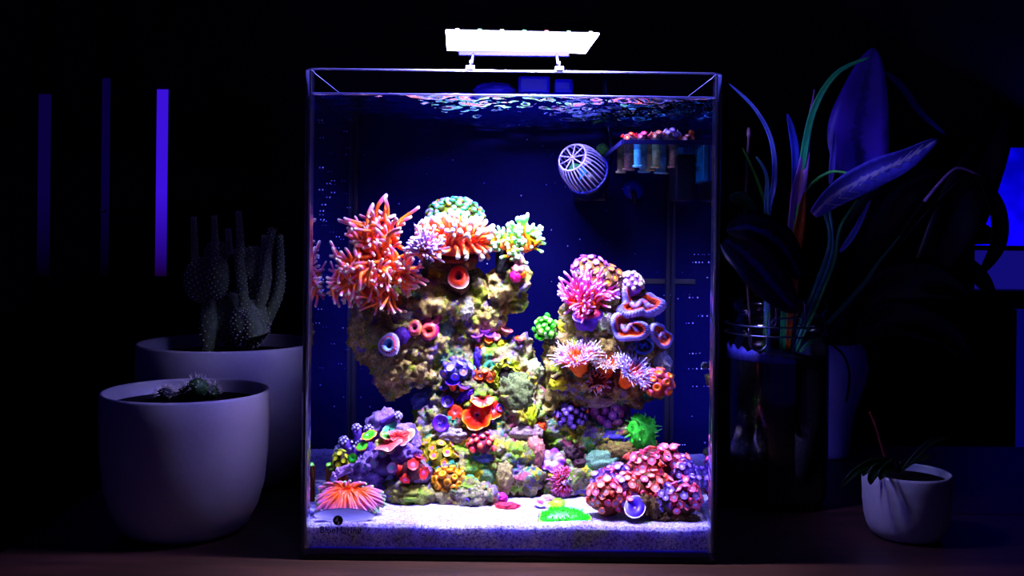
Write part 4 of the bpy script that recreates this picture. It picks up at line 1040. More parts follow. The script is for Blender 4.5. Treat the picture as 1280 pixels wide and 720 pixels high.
# front torch on a pale dish
fY = .027
ft = thing('torch_coral', 'low orange-pink torch coral with mint tips spreading on the sand beside the printed lettering', 'coral', P(433, 652, fY))
put('coral_base', mesh('coral_base', *blobvf(P(433, 630, fY + .004), (S(38, fY), S(7, fY), S(12, fY)), .1, 2, 14, 3), plain('#a04a18', .6, 0, .4)), ft)
f2 = tentacle_set('tentacle', [(0, '#f06a18'), (.35, '#ff8030'), (.6, '#e878a0'), (.88, '#c878c0'), (.97, '#90c888'), (1, '#d8f8c8')], 6, r=.09, tip=1.3, bend=.6, taper=.15, seg=7)
ft_m = tramp([(0, '#f06a18'), (.30, '#ff8438'), (.5, '#f08a88'), (.74, '#d884b8'), (.84, '#b890a8'), (.91, '#90d088'), (1, '#d8f8c8')], .4)
def arc(p0, p1, p2, r0, r1, n_=8):
    pts = [p0 * (1 - u) ** 2 + p1 * (2 * u * (1 - u)) + p2 * u * u for u in [k / n_ for k in range(n_ + 1)]]
    rr = [r0 + (r1 - r0) * k / n_ for k in range(n_ + 1)]; rr[-1] *= 1.25; rr[-2] *= 1.2
    pts.append(pts[-1] + (pts[-1] - pts[-2]).normalized() * rr[-1] * .7); rr.append(rr[-1] * .5)
    return tubevf(pts, rr, 7)
for k in range(285):
    a = R.uniform(0, 2 * PI); q = math.sqrt(R.uniform(.04, 1))
    tx, ty = 433 + 50 * q * math.cos(a), 625 + 24 * q * math.sin(a)
    low = max(0, (ty - 612) / 38)
    ox, oy = 433 + (tx - 433) * R.uniform(.15, .45), 611 + R.uniform(-4, 4) + low * 5
    tip = P(tx, ty, fY + .006 - .016 * low + R.uniform(-.002, .002)); tip.x = max(tip.x, -TW + TK + R.uniform(.003, .006)); org = P(ox, oy + 3, fY + .004 - .003 * low)
    mid = org.lerp(tip, .5) + Vector((0, -.003 * low, S(R.uniform(2, 7), fY)))
    v, f, t = arc(org, mid, tip, S(2.3, fY), S(1.7, fY))
    put('tentacle', mesh('tentacle', v, f, ft_m, None, t), ft)
dsh = ruffle('dish', S(37, .034), lambda q_: .10 * q_ * q_, [(0, '#6c6a9c'), (.8, '#8886b4'), (1, '#b0b0dc')], 48, 8, .06)
o = single('pale_dish', dsh, P(431, 647, .0125) + Vector((0, 0, .0006)), 'pale lavender dish in the sand under the front torch coral', 'dish'); o.rotation_euler = (.75, 0, 0); o.scale = (1, .26, 1)

# ------------------------------------------------------------------ sand foreground middle and right
lump('encrusting_coral', 'magenta-red flat coral lying alone on the sand', 'coral', 634, 633, (15, 10, 5), '#c82a6a', 33, c2='#e0506a', sink=0)
lump('encrusting_coral', 'magenta knob behind the flat red coral on the sand', 'coral', 626, 623, (8, 7, 7), '#b038a0', 34, sink=0)
gp = thing('plate_coral', 'vivid green ridged plate coral lying on the white sand', 'coral', P(705, 656, .019))
GM = orient(P(705, 645.5, .020), (0, -.50, 1), 0, 1, 1, .52)
put('underside', ruffle('underside', S(34, .019), lambda q_: -.16 + .1 * q_, [(0, '#7a4a20'), (.85, '#a8742a'), (1, '#8a50a0')], 48, 6, .1, ((.05, 3, 1, 0), (.03, 7, 0, 0))), gp, GM)
put('oral_disc', ruffle('oral_disc', S(33, .019), lambda q_: .20 * (1 - q_ ** 3) - .04, [(0, '#2ac83a'), (.4, '#30f020'), (.9, '#48ff28'), (1, '#b8ff60')], 84, 12, .08, ((.05, 3, 1, .0), (.03, 7, 0, 0)), (.022, 42)), gp, GM)
hr = hairs(260, S(2.2, .019), S(.8, .019), .5, [(0, '#20d030'), (1, '#80ff60')], dirs=lambda k: ((lambda a, rr: (Vector((math.cos(a) * rr, math.sin(a) * rr, S(33, .019) * .16 * (1 - (rr / S(33, .019)) ** 3))), Vector((math.cos(a) * .8, math.sin(a) * .8, .6))))(R.uniform(0, 6.28), S(33, .019) * math.sqrt(R.uniform(.02, .95)))), rings=3)
o = put('short_tentacles', hr, gp, GM); o['kind'] = 'stuff'
mush('flat lime-yellow coral disc behind the vivid green plate', 695, 633, 14, [(0, '#a8d020'), (.7, '#8ac018'), (1, '#6a8a28')], (0, -.4, 1), .7, lift=.15)
mush('small purple cup coral with a dark stem beside the vivid green plate', 675, 633, 9, [(0, '#c04a90'), (.4, '#8a58c0'), (.8, '#b0a0e0'), (1, '#e0d8ff')], (0, -.5, 1), .85, name='cup_coral', stem='#202a3a', lift=.7)
lump('encrusting_coral', 'dark maroon frag on the sand below the red polyp ball', 'coral', 671, 619, (9, 6, 5), '#4a0c20', 35, sink=0)
lump('encrusting_coral', 'pale pink frag on the sand behind the purple cup', 'coral', 684, 625, (11, 7, 6), '#d08aa0', 36, c2='#c8b0a8', sink=0)
# red ball polyp
h, _n = hit(704, 602)
rb = thing('carpet_polyp', 'round dark red polyp ball with radiating fringe on the sand line', 'coral', h)
rbc = h + Vector((0, .003, 0))
put('body', blob('body', (S(14, h.y), S(10, h.y), S(16, h.y)), plain('#7a1c30', .6, 0, .4), .08, 2, 2, 3), rb, Matrix.Translation(rbc))
def rdirs(k):
    d = fib(360)[k]; d = Vector((d.x, -abs(d.y), d.z)); s_ = S(1, h.y)
    return rbc + Vector((d.x * 12, d.y * 9, d.z * 14)) * s_, (Vector((d.x, d.y * .5, d.z))).normalized()
o = put('fringe', hairs(360, S(6, h.y), S(1.0, h.y), 0, [(0, '#8a2038'), (.5, '#d84850'), (.85, '#c070b0'), (1, '#e8a0c8')], dirs=rdirs, rings=3), rb); o['kind'] = 'stuff'
put('mouth', blob('mouth', (S(3, h.y), S(2, h.y), S(3, h.y)), plain('#c8b0d8', .4, 0, .1), .1, 2, 1, 2), rb, Matrix.Translation(rbc + Vector((S(1, h.y), -S(12, h.y), 0))))
mush('lilac ruffled mushroom with pale centre above the red polyp ball', 690, 577, 16, [(0, '#a8b8a8'), (.4, '#b0a0c8'), (.75, '#8a50c8'), (1, '#b878f0')], (-.1, -1, .5), .9, None, lobes=((.08, 5, .4, .1), (.05, 9, 1, .06)))
lump('green_sponge', 'small mint sponge dot under the lilac mushroom', 'sponge', 690, 588, (6, 4, 5), '#40d890', 37)
lump('encrusting_coral', 'dark wine-purple frag in the shade between the towers', 'coral', 717, 572, (11, 6, 12), '#36082e', 38, amp=.5)
lump('encrusting_coral', 'dark wine-purple frag with ribs beside the teal rock crust', 'coral', 729, 580, (12, 6, 6), '#420c34', 39)
lump('encrusting_coral', 'teal-green crust beside the dark wine-purple frags', 'coral', 755, 580, (24, 8, 16), '#4aa080', 40, c2='#88b09a')
lump('encrusting_coral', 'brown-olive smooth bulge under the mauve coral', 'coral', 775, 567, (26, 8, 13), '#5a5028', 41, c2='#7c6e3c', amp=.45)
colony('zoanthid_colony', 'violet and orange tiny zoanthids in the hollow of the shorter tower', 'coral', 714, 520, 21, 19, 4.2, ('#6a4ac0', '#a080e0', '#e8d0ff'), '#3a1a3a', group='zoanthids of the shorter tower', cols2=('#b85a10', '#f08a20', '#ffc080'))
# mauve coral
mv = colony('mauve_coral', 'mauve coral lump with frilly polyps and blue foot under the shorter tower', 'coral', 763, 520, 23, 28, 6.5, ('#a86ac8', '#c878b8', '#e8b0e0'), '#7a3a78', 'zoa', jit=.3, dens=1.5, cols2=('#8a70d8', '#b88ad8', '#f0c8f0'))
lump('blue_sponge', 'bright blue sponge at the foot of the mauve coral', 'sponge', 768, 548, (22, 10, 9), '#3848d8', 42, c2='#6a58d0')
# green leather
h = P(803, 541, .085)
gl_ = thing('leather_coral', 'bright green spiky leather coral behind the pink zoanthid heap', 'coral', P(803, 562, .10))
put('body', blob('body', (S(17, .1), S(14, .1), S(20, .1)), plain('#70ff70', .5, 0, .35, 260, .4, .8), .35, 2.2, 4, 4), gl_, Matrix.Translation(h))
sv = tentacle_set('spike', [(0, '#48f050'), (1, '#a0ff90')], 3, r=.22, tip=1, bend=.3, taper=.8)
for d in fib(46):
    if d.y > .4 or d.z < -.4: continue
    put('spike', sv[R.randrange(3)], gl_, orient(h + Vector((d.x * 15, d.y * 12, d.z * 18)) * S(1, .1), d, R.uniform(0, 6), S(9, .1), S(R.uniform(6, 11), .1)))
put('foot', mesh('foot', *blobvf(P(795, 556, .095), (S(14, .1), S(9, .1), S(10, .1)), .3, 2, 7, 3), plain('#a8742a', .6, 0, .4)), gl_)
# pink zoanthid heap
pzg = 'pink zoanthids heaped on the sand'
pc = ('#e86484', '#f088a4', '#d0ccff'); pc2 = ('#f07c68', '#f49c90', '#d0c8f8'); lc = ('#7c58c0', '#a488d8', '#e0d8ff')
for (px, py, rx, rz, pr, c1_, c2_, lab, Y, bc) in [
        (823, 582, 38, 22, 6.2, pc, pc2, 'large arching hot pink zoanthid mound, highest of the sand heap', .055, '#5a2a28'),
        (851, 592, 18, 20, 5.6, lc, pc, 'lilac-pink zoanthid lump on the outer slope of the pink mound', .052, '#6a3a5a'),
        (772, 595, 16, 14, 5.5, lc, pc, 'lilac zoanthid lump between mauve coral and the heap front', .05, '#5a4a78'),
        (758, 622, 22, 22, 5.8, pc2, pc, 'rounded coral-pink zoanthid lump facing the vivid green plate', .028, '#7a4030'),
        (755, 603, 14, 12, 5.4, lc, pc, 'lilac-tipped zoanthid knob topping the coral-pink lump', .036, '#6a4a78'),
        (783, 612, 17, 17, 5.6, pc2, lc, 'slim coral-pink zoanthid column behind the indigo shell coral', .034, '#7a3a38'),
        (812, 612, 26, 18, 6.0, pc2, pc, 'coral-pink zoanthid cap over ragged brown tubes', .034, '#6a4428'),
        (832, 626, 15, 18, 5.6, lc, pc, 'lilac zoanthid flank beside the ragged brown tubes', .027, '#6a5a48'),
        (855, 626, 20, 20, 5.8, pc, lc, 'rosy zoanthid lump standing apart near the side glass', .026, '#5a3a2a'),
        (862, 608, 11, 15, 4.8, lc, pc, 'pale violet zoanthid lump close to the side glass', .042, '#5a4a88'),
        (785, 633, 14, 10, 5.2, pc, lc, 'small rosy zoanthid lump hugging the indigo shell coral', .024, '#7a3a58')]:
    h = P(px, py, Y); zs = sand_h(h.x, h.y)
    colony('zoanthid_colony', lab, 'coral', px, py, rx, rz, pr, c1_, bc, Y=Y, sink=.2, group=pzg, cols2=c2_, zmin=-.45, ry=min(rx, rz) * .9, amp=.3, dens=1.6, jit=.3)
mush('indigo ribbed shell coral on the sand before the pink heap', 793, 636, 16, [(0, '#5a28c8'), (.7, '#5030d8'), (.88, '#4a20a0'), (.95, '#e8d8e8'), (1, '#f0e8f0')], (.05, -.8, .75), .85, None, 'shell_coral', ((.06, 2, 1, .05),), (.03, 26), .2, Y=.020, stem='#c0a890', lift=.2)
for k, (px, py, a, b_) in enumerate(((806, 632, 7, 13), (818, 636, 8, 14), (830, 648, 8, 8), (848, 648, 9, 9), (862, 650, 12, 7))):
    lump('brown_rubble', ['ragged brown rubble tube under the coral-pink cap, inner one', 'ragged brown rubble tube under the coral-pink cap, outer one', 'dark rubble chip under the lilac zoanthid flank', 'dark rubble chip between the zoanthid lumps', 'dark rubble piece under the rosy zoanthid lump', 'dark brown rubble in the hollow of the large pink mound'][k], 'rubble', px, py, (a, 7, b_), '#4a3014', 50 + k, .4, 3, .8, 'rubble among the zoanthids', .2, '#7a6034', Y=.022)
cups('tiny mint-ringed polyp near the side glass', [(846, 607, 5, (0, -1, .2))], ('#50b080', '#38d890', '#103828'))

# ------------------------------------------------------------------ shorter tower
zt2 = 'zoanthids of the shorter tower'
colony('zoanthid_colony', 'purple and cream zoanthid cap with mint mouths on the shorter tower top', 'coral', 737, 334, 20, 13, 5.2, ('#9a5ab0', '#b888c8', '#a8f0e0'), '#8a6a3a', group=zt2, Y=.10, cols2=('#c89a4a', '#b07ac8', '#c8ffe8'), zmin=-.4)
colony('zoanthid_colony', 'brown-rose zoanthid clump with lime mouths behind the pink torch coral', 'coral', 760, 350, 17, 16, 5.8, ('#a06a78', '#b07850', '#d8f070'), '#6a5a28', group=zt2, Y=.088, zmin=-.5)
h, _n = hit(732, 385)
pt_ = thing('torch_coral', 'pink torch coral with an orange heart on the shorter tower', 'coral', h); pY = h.y - .004
put('coral_base', mesh('coral_base', *blobvf(P(734, 380, pY), (S(17, pY), S(11, pY), S(13, pY)), .1, 2, 14, 3), plain('#e06a28', .6, 0, .4)), pt_)
pv = tentacle_set('tentacle', [(0, '#f07030'), (.35, '#f88058'), (.62, '#f078a0'), (.85, '#e078d0'), (1, '#f0c0f0')], 6, r=.10, tip=1.1, bend=.35, taper=.25, seg=7)
cloud(pt_, pv, [(730, 375, pY, 9, (-.1, .9, -.5), .35, 70, 36, 2.9), (745, 373, pY, 7, (.6, .4, -.6), .4, 40, 28, 2.9), (720, 378, pY, 6, (-.8, .5, -.4), .3, 20, 26, 2.8), (732, 382, pY - .004, 9, (0, .1, -1), .5, 26, 18, 2.9)])
colony('fuzzy_coral', 'round lilac coral ball with cream fuzzy top on the shorter tower', 'coral', 790, 356, 14, 15, 3.4, ('#c8a0b8', '#e8d8b0', '#f0e8d0'), '#8a6ad8', 'knob', Y=.088, jit=.3, keep=lambda d: d.z > -.3)
donut('cup_coral', 'flared purple cup coral with dark red bumps inside on the shorter tower', 733, 395, 20, [(0, '#20081a'), (.3, '#5a1438'), (.5, '#e0386a'), (.75, '#f06a90'), (.88, '#7a48d8'), (1, '#a888f0')], (.05, -.75, .7), .62, '#5a3ab0', ridge=(.06, 22), lift=.4)
# lime coral
h = P(681, 410, .095)
lm = thing('lime_coral', 'neon lime bubbly coral on a side spur of the shorter tower', 'coral', P(684, 422, .095))
put('coral_base', blob('base', (S(11, .095), S(9, .095), S(12, .095)), plain('#50a030', .6, 0, .3), .15, 2, 3, 3), lm, Matrix.Translation(h))
bl = [polyp_mesh('bubble', cs, 'knob', 10) for cs in (('#30a808', '#60e820', '#a0f880'), ('#48c018', '#90ff40', '#d8ffc8'))]
for d in fib(46):
    if d.y > .4: continue
    put('bubble', bl[R.randrange(2)], lm, orient(h + Vector((d.x * 12, d.y * 10, d.z * 13)) * S(R.uniform(.8, 1.25), .095), rnd_dir(d, .4), 0, S(R.uniform(2.6, 5), .095)))
# folded brain corals
bst = [(0, '#a84818'), (.3, '#d06428'), (.55, '#c86838'), (.66, '#8a6ab0'), (.8, '#7878c8'), (1, '#a8a4e4')]
def brain(label, px, py, rad, tilt, lobes, sq=.9, st=bst, Y=.07):
    h, _n = hit(px, py); Y = h.y - .004; h = P(px, py, Y)
    root = thing('brain_coral', label, 'coral', h + Vector((0, .006, 0)), 'folded brain corals on the shorter tower'); Rr = S(rad, Y)
    put('skeleton', mesh('skeleton', *blobvf(h + Vector((0, .005, -.001)), (Rr * .75, Rr * .5, Rr * .6), .1, 2, px, 3), plain('#5a4a3a', .7, 0, .3)), root)
    nl = len(lobes); Mx = orient(h, tilt, R.uniform(-.2, .2), 1, 1, sq)
    def rad_(a):
        q = .74
        for am, fr_, ph, za in lobes: q += am * math.cos(fr_ * a + ph)
        return q
    def zed(a): return sum(za * math.sin(fr_ * a + ph * 1.7) for am, fr_, ph, za in lobes) + .22
    N, K = 150, 12; v = []; f = []; t = []
    for i in range(N):
        a = 2 * PI * i / N; e = Vector((math.cos(a), math.sin(a), 0)); r_ = rad_(a)
        tr_ = .22 * (1 + .13 * math.sin(i * 2 * PI * 50 / N))
        for j in range(K):
            b_ = 2 * PI * j / K; v.append((e * (r_ + tr_ * math.cos(b_)) + Vector((0, 0, zed(a) + tr_ * 1.15 * math.sin(b_)))) * Rr)
            t.append(.5 + .5 * math.cos(b_ - .55))          # 1 outer and upper lip, 0 inner wall
    for i in range(N):
        for j in range(K): f.append((i * K + j, ((i + 1) % N) * K + j, ((i + 1) % N) * K + (j + 1) % K, i * K + (j + 1) % K))
    put('fold', mesh('fold', v, f, tramp(st, .45), None, t), root, Mx)
    v = [Vector((0, 0, .12 * Rr))]; f = []; t = [0.0]
    for q in range(1, 5):
        for i in range(60):
            a = 2 * PI * i / 60; v.append(Vector((math.cos(a) * rad_(a) * q / 4, math.sin(a) * rad_(a) * q / 4, .10 + (zed(a) - .1) * (q / 4) ** 2 + .03 * math.sin(i * PI * .7))) * Rr); t.append(.12 + .25 * q / 4)
    for i in range(60): f.append((0, 1 + i, 1 + (i + 1) % 60))
    for q in range(3):
        for i in range(60): a = 1 + q * 60 + i; c = 1 + q * 60 + (i + 1) % 60; f.append((a, a + 60, c + 60, c))
    put('valley', mesh('valley', v, f, tramp(st, .45), None, t), root, Mx)
    # inner ridge winding across the valley
    pts = []
    for i in range(24):
        u = -1 + 2 * i / 23; pts.append(Vector((u * rad_(0 if u > 0 else PI) * .72, .22 * math.sin(u * 5.5), .26 - .1 * u * u)) * Rr)
    vv, ff, tt = tubevf(pts, [Rr * .13 * (1 + .1 * (i % 2)) for i in range(24)], 10)
    put('inner_ridge', mesh('inner_ridge', vv, ff, tramp(st, .45), None, [.75 + .2 * math.sin(q * 40) for q in tt]), root, Mx)
    return root
brain('blue-violet folded brain coral with orange folds, broadest and uppermost of its group', 797, 384, 29, (.05, -.8, .6), ((.17, 3, .6, .2), (.09, 5, 2, .12)), .72)
brain('blue-violet folded brain coral with a heart-shaped fold below the broadest one', 785, 411, 23, (-.1, -1, .25), ((.16, 2, 1.2, .1), (.14, 3, .4, .18)), .85)
brain('blue-violet folded brain coral at the outer edge, narrow and upright', 823, 419, 17, (.5, -1, .1), ((.22, 2, 1.57, .1), (.05, 5, .4, .06)), .9)
brain('small dark blue round brain coral cup below the folded ones', 804, 432, 13, (0, -1, .15), ((.04, 3, .5, .04),), .95, [(0, '#241c1c'), (.3, '#4a3030'), (.5, '#4a4058'), (.68, '#2a4aa0'), (.9, '#3a68c8'), (1, '#5a88d8')])
# fringed anemones
ag = 'fringed anemone corals on the shorter tower'
ast = [(0, '#f07a20'), (.4, '#f09060'), (.7, '#c098c8'), (1, '#dcd8f4')]
def fringed(label, px, py, rad, tilt, n_, L, st=ast, cupc='#ff9028'):
    h, _n = hit(px, py + rad * .3); s = S(1, h.y); tl = Vector(tilt).normalized(); Rr = rad * s
    root = thing('fringed_coral', label, 'coral', h, ag); p = h + tl * Rr * .30 + Vector((0, -Rr * .55, 0))
    Mx = orient(p, tl, 0, 1)
    put('cup', lathe('cup', [(Rr * .40, -Rr * 1.15), (Rr * .55, -Rr * .6), (Rr * .85, -Rr * .1), (Rr * .98, Rr * .12), (Rr * .8, Rr * .14), (Rr * .3, 0), (Rr * .05, 0)], plain(cupc, .55, 0, .25, 300, .3, .4), 28), root, Mx)
    def dd(k):
        a = R.uniform(0, 6.283); rr = math.sqrt(R.uniform(.15, 1)); return Vector((math.cos(a) * rr, math.sin(a) * rr, .1)) * Rr * .92, Vector((math.cos(a) * rr * 1.1, math.sin(a) * rr * 1.0, 1.1 - .3 * rr)).normalized()
    o = put('tentacles', hairs(n_, L * s, .95 * s, 0, st, dirs=dd), root, Mx); o['kind'] = 'stuff'
    return root
fringed('fringed anemone coral with pinkish-white tentacles over an orange cup, rock edge end', 722, 447, 19, (-.25, -.38, .9), 300, 15)
fringed('fringed anemone coral with whitish tentacles over an orange cup, in the middle of three', 757, 452, 17, (.05, -.42, .9), 280, 14, [(0, '#f08020'), (.4, '#e8a070'), (.7, '#c0b0b0'), (1, '#e8e8e8')])
fringed('fringed anemone coral with lilac tentacles leaning toward the brain corals', 786, 464, 18, (.45, -.5, .7), 300, 15, [(0, '#e07020'), (.35, '#c87880'), (.7, '#9a90d0'), (1, '#dcdcf8')], '#f88028')
fringed('small dark-mouthed fringed coral with curled white rim under the three anemones', 744, 472, 13, (0, -1, .4), 80, 10, cupc='#6a2424')
lump('brown_sponge', 'dark red-brown flesh below the fringed anemones', 'sponge', 755, 483, (32, 9, 12), '#5a2014', 60, .2)
lump('encrusting_coral', 'lilac-blue knob at the outer side of the shorter tower', 'coral', 828, 455, (12, 9, 14), '#7078b8', 61, c2='#a8a8b8')
lump('yellow_sponge', 'yellow-green crest between the pink torch and brain corals', 'sponge', 763, 372, (12, 9, 11), '#a8b024', 62, c2='#c0c070')
lump('yellow_sponge', 'yellow-green crust at the tower edge beside the lime coral', 'sponge', 702, 412, (9, 7, 12), '#a8a818', 63)
lump('encrusting_coral', 'green-lilac speckled crust between cup coral and brain corals', 'coral', 758, 405, (16, 7, 14), '#78a838', 64, c2='#b0a8a8')
colony('favia_coral', 'orange coral ball edged with lilac at the outer end of the shorter tower', 'coral', 823, 481, 17, 17, 6, ('#c86a8a', '#f07828', '#e8a040'), '#a04a28', 'ring', Y=.075, jit=.15)
lump('encrusting_coral', 'mauve-grey crust under the dark red-brown flesh', 'coral', 745, 500, (30, 9, 10), '#8a78a0', 65, c2='#a89c98')
# ------------------------------------------------------------------ pots and plants left
def pot(name, label, X, Y, Rr, H, rb, wall, m, soil=None, soil_z=.8):
    root = thing(name, label, 'plant pot', (X, Y, 0))
    o_ = [(rb * .93, 0.0), (rb, .0012), (rb + (Rr - rb) * .30, H * .06), (rb + (Rr - rb) * .62, H * .18), (rb + (Rr - rb) * .84, H * .34), (rb + (Rr - rb) * .95, H * .55), (Rr, H * .8), (Rr, H - .002), (Rr - wall * .25, H - .0003), (Rr - wall * .5, H), (Rr - wall * .75, H - .0003), (Rr - wall, H - .002), (Rr - wall, H * soil_z - .004)]
    put('pot_wall', lathe('pot', o_, m, 72), root, Matrix.Translation((X, Y, 0)))
    put('soil', lathe('soil', [(Rr - wall, H * soil_z - .003), (Rr - wall, H * soil_z), (Rr * .5, H * soil_z + .002), (.002, H * soil_z + .002)], soil or plain('#1a120e', .95, 0, .5, 300, .1, .8), 40), root, Matrix.Translation((X, Y, 0)))
    return root
b1 = P(233, 487, .072)
pot('plant_pot', 'white ceramic pot with tiny cacti, standing in front of the tall cactus pot', b1.x, .072, S(102, .072), b1.z, .043, .0035, CERAMIC, soil_z=.90)
b2 = P(285, 427, .232)
pot('plant_pot', 'large white ceramic pot holding the tall cactus beside the tank', b2.x, .232, S(109, .232), b2.z, .056, .004, CERAMIC, soil_z=.90)
b3 = P(1133.5, 589, .075)
pot('plant_pot', 'small white ceramic pot with a drooping succulent by the jar', b3.x, .075, S(53.5, .075), b3.z, .024, .0028, CERAMIC, soil_z=.88)

# cactus
spine_m = plain('#e0dccc', .6, 0, .2)
cgreen = plain('#7c8c66', .6, 0, .25, 200, .3, .3)
cz = b2.z * .90
cr = thing('cactus', 'tall dark green cactus with round pads and thin fingers in the large pot', 'cactus', (b2.x, .232, cz))
def areoles(surface, n_, h_, r_):
    mb = MB()
    for k in range(n_):
        p, d = surface(k); q_ = d.to_track_quat('Z', 'Y'); a, b_ = q_ @ Vector((1, 0, 0)), q_ @ Vector((0, 1, 0))
        base = [p + a * (r_ * math.cos(2 * PI * j / 5)) + b_ * (r_ * math.sin(2 * PI * j / 5)) for j in range(5)] + [p + d * h_]
        mb.add(base, [(j, (j + 1) % 5, 5) for j in range(5)])
    return mb.mesh('spines', spine_m, False)
def pad(px, py, wpx, hpx, Y, tilt=0, th=.32, turn=0.0):
    c = P(px, py, Y); rx, rz = S(wpx, Y), S(hpx, Y); ry = rx * th
    Mx = Matrix.Translation(c) @ Matrix.Rotation(turn, 4, 'Z') @ Matrix.Rotation(tilt, 4, 'Y')
    pd = put('pad', blob('pad', (rx, ry, rz), cgreen, .05, 1.5, px, 4), cr, Mx)
    D_ = fib(int(170 * max(.5, wpx / 22)))
    def sf(k):
        d = D_[k]; n_ = Vector((d.x / rx, d.y / ry, d.z / rz)).normalized(); return Vector((d.x * rx, d.y * ry, d.z * rz)) * 1.0, n_
    o = put('spines', areoles(sf, len(D_), .0016, .0008), cr, Mx, owner=pd); o['kind'] = 'stuff'
def finger(pts, Y, r0, r1):
    pp = smoothpath([P(x, y, Y + dy) for (x, y, dy) in pts], 16); n_ = len(pp)
    rad = [S(r0 + (r1 - r0) * k / (n_ - 1), Y) for k in range(n_)]; rad[-1] *= .6
    v, f, t = tubevf(pp, rad, 12); fg_ = put('finger', mesh('finger', v, f, cgreen), cr)
    fr = frames(pp); N = int(n_ * 8)
    def sf(k):
        i = k * (n_ - 1) / N; j = int(i); a = k * 2.4; d, u, w_ = fr[j]; e = u * math.cos(a) + w_ * math.sin(a); p = pp[j].lerp(pp[min(j + 1, n_ - 1)], i - j); return p + e * rad[j] * .97, (e + d * .3).normalized()
    o = put('spines', areoles(sf, N, .0013, .0007), cr, None, owner=fg_); o['kind'] = 'stuff'
pad(254, 350, 24, 28, .232, .1); pad(273, 347, 13, 26, .222, .05, .6); pad(271, 316, 15, 14, .245); pad(316, 330, 18, 22, .235, .1); pad(313, 405, 24, 30, .225, 0, .7); pad(262, 410, 12, 40, .24, 0, .8); pad(325, 365, 14, 40, .235, .25, .6); pad(341, 365, 13, 32, .24, .3, .5); pad(290, 400, 22, 34, .245, 0, .5)
finger([(244, 325, 0), (243, 300, 0), (242, 271, 0)], .232, 4, 2.6); finger([(270, 330, 0), (269, 300, 0), (268, 269, 0)], .225, 4.2, 2.6); finger([(287, 318, 0), (286, 300, 0), (285, 286, 0)], .245, 3.4, 2.6)
finger([(308, 400, 0), (302, 350, 0), (298, 310, 0)], .222, 7, 5.5); finger([(301, 318, 0), (300, 290, 0), (298, 264, 0)], .228, 5, 2.4)
finger([(318, 405, 0), (330, 360, -.003), (334, 320, 0), (341, 284, 0)], .225, 8, 4.2); finger([(330, 350, 0), (331, 320, 0), (332, 294, 0)], .228, 5, 4)
finger([(330, 405, 0), (347, 370, 0), (351, 330, 0), (350, 293, 0)], .23, 8, 3); finger([(322, 420, 0), (316, 400, 0), (308, 385, 0)], .218, 16, 8)
# tiny cacti in the front pot
sz = b1.z * .90
for k, (px, py, r_, lab) in enumerate(((206, 493, 9, 'tiny dark spiny cactus alone at one side of the front white pot'), (232, 491, 9, 'tiny ribbed cactus with pale centre star in the front white pot'), (247, 485, 13, 'largest of the tiny ribbed green cacti in the front white pot'), (263, 490, 10, 'tiny cactus with long pale bristles in the front white pot'))):
    Y = .075 + (k % 2) * .006; c = P(px, py, Y); r = S(r_, Y); c.z = max(c.z, sz + .001)
    t_ = thing('small_cactus', lab, 'cactus', (c.x, c.y, sz), 'tiny cacti in the front pot')
    V, Fc = icovf(3); vv = []
    for p in V:
        a = math.atan2(p.y, p.x); kk = 1 + .13 * math.cos(9 * a) * math.sqrt(max(0, 1 - p.z * p.z)); vv.append((p.x * r * kk, p.y * r * kk, p.z * r * .95))
    bd = put('body', mesh('body', vv, Fc, plain(['#241c1e', '#2e4a20', '#3a5c26', '#2c4a22'][k], .6, 0, .25)), t_, Matrix.Translation(c))
    mb = MB()
    for d in fib(60):
        if d.z < -.2: continue
        for _ in range(3):
            e = rnd_dir(d, .35); v, f, t = tubevf([d * r, d * r + e * S(R.uniform(4, 8), Y)], [.00022, .00008], 3); mb.add(v, f)
    o = put('spines', mb.mesh('spines', spine_m), t_, Matrix.Translation(c), owner=bd); o['kind'] = 'stuff'

# ------------------------------------------------------------------ window behind dark curtains, left
w3 = bpy.data.objects.new('window_3', None); col.objects.link(w3); w3['kind'] = 'structure'; w3['label'] = 'window with blue dusk showing between dark curtains'
ROOTS[w3.name] = Vector((P(130, 340, WY).x, WY, P(130, 340, WY).z)); w3.location = ROOTS[w3.name]
def dusk_pane(name, ca, cb, sa, zlo, zhi):
    """sky light through the pane, redder and dimmer toward the horizon"""
    m_, nt, b_ = newmat(name); nt.nodes.remove(b_)
    e = node(nt, 'ShaderNodeEmission'); e.inputs[1].default_value = sa
    sx = node(nt, 'ShaderNodeSeparateXYZ'); link(nt, ocoord(nt), sx.inputs[0])
    mr = node(nt, 'ShaderNodeMapRange'); mr.inputs['From Min'].default_value = zlo; mr.inputs['From Max'].default_value = zhi
    link(nt, sx.outputs['Z'], mr.inputs['Value'])
    rp = node(nt, 'ShaderNodeValToRGB'); rp.color_ramp.elements[0].color = cb; rp.color_ramp.elements[1].color = ca; rp.color_ramp.elements[1].position = .45
    link(nt, mr.outputs[0], rp.inputs[0]); link(nt, rp.outputs[0], e.inputs[0]); link(nt, e.outputs[0], nt.nodes['Material Output'].inputs['Surface'])
    return m_
for xa, xb, ya, yb, st_ in ((188, 212, 112, 345, .42), (122, 138, 98, 345, .020), (44, 66, 118, 345, .026)):
    pa, pb = P(xa, yb, WY - .004), P(xb, ya, WY - .004)
    put('pane', bevbox('pane', pa.x, pb.x, WY - .006, WY - .003, pa.z, pb.z, dusk_pane('dusk_pane', (.06, .008, 1, 1), (.010, 0, .03, 1), st_, pa.z - WY * 0, pb.z), .0002, 1), w3)
cm_ = plain('#0b0b12', .9, 0, .2, 60)
cy = WY - .035
panels = [(-40, 48.5, 'first dark curtain panel, nearest the side wall'), (59.5, 128, 'dark curtain panel between the two dim gaps of light'), (133.5, 196.5, 'dark curtain panel beside the brightest gap, toward the side wall'), (206, 330, 'dark curtain panel beside the brightest gap, behind the cactus')]
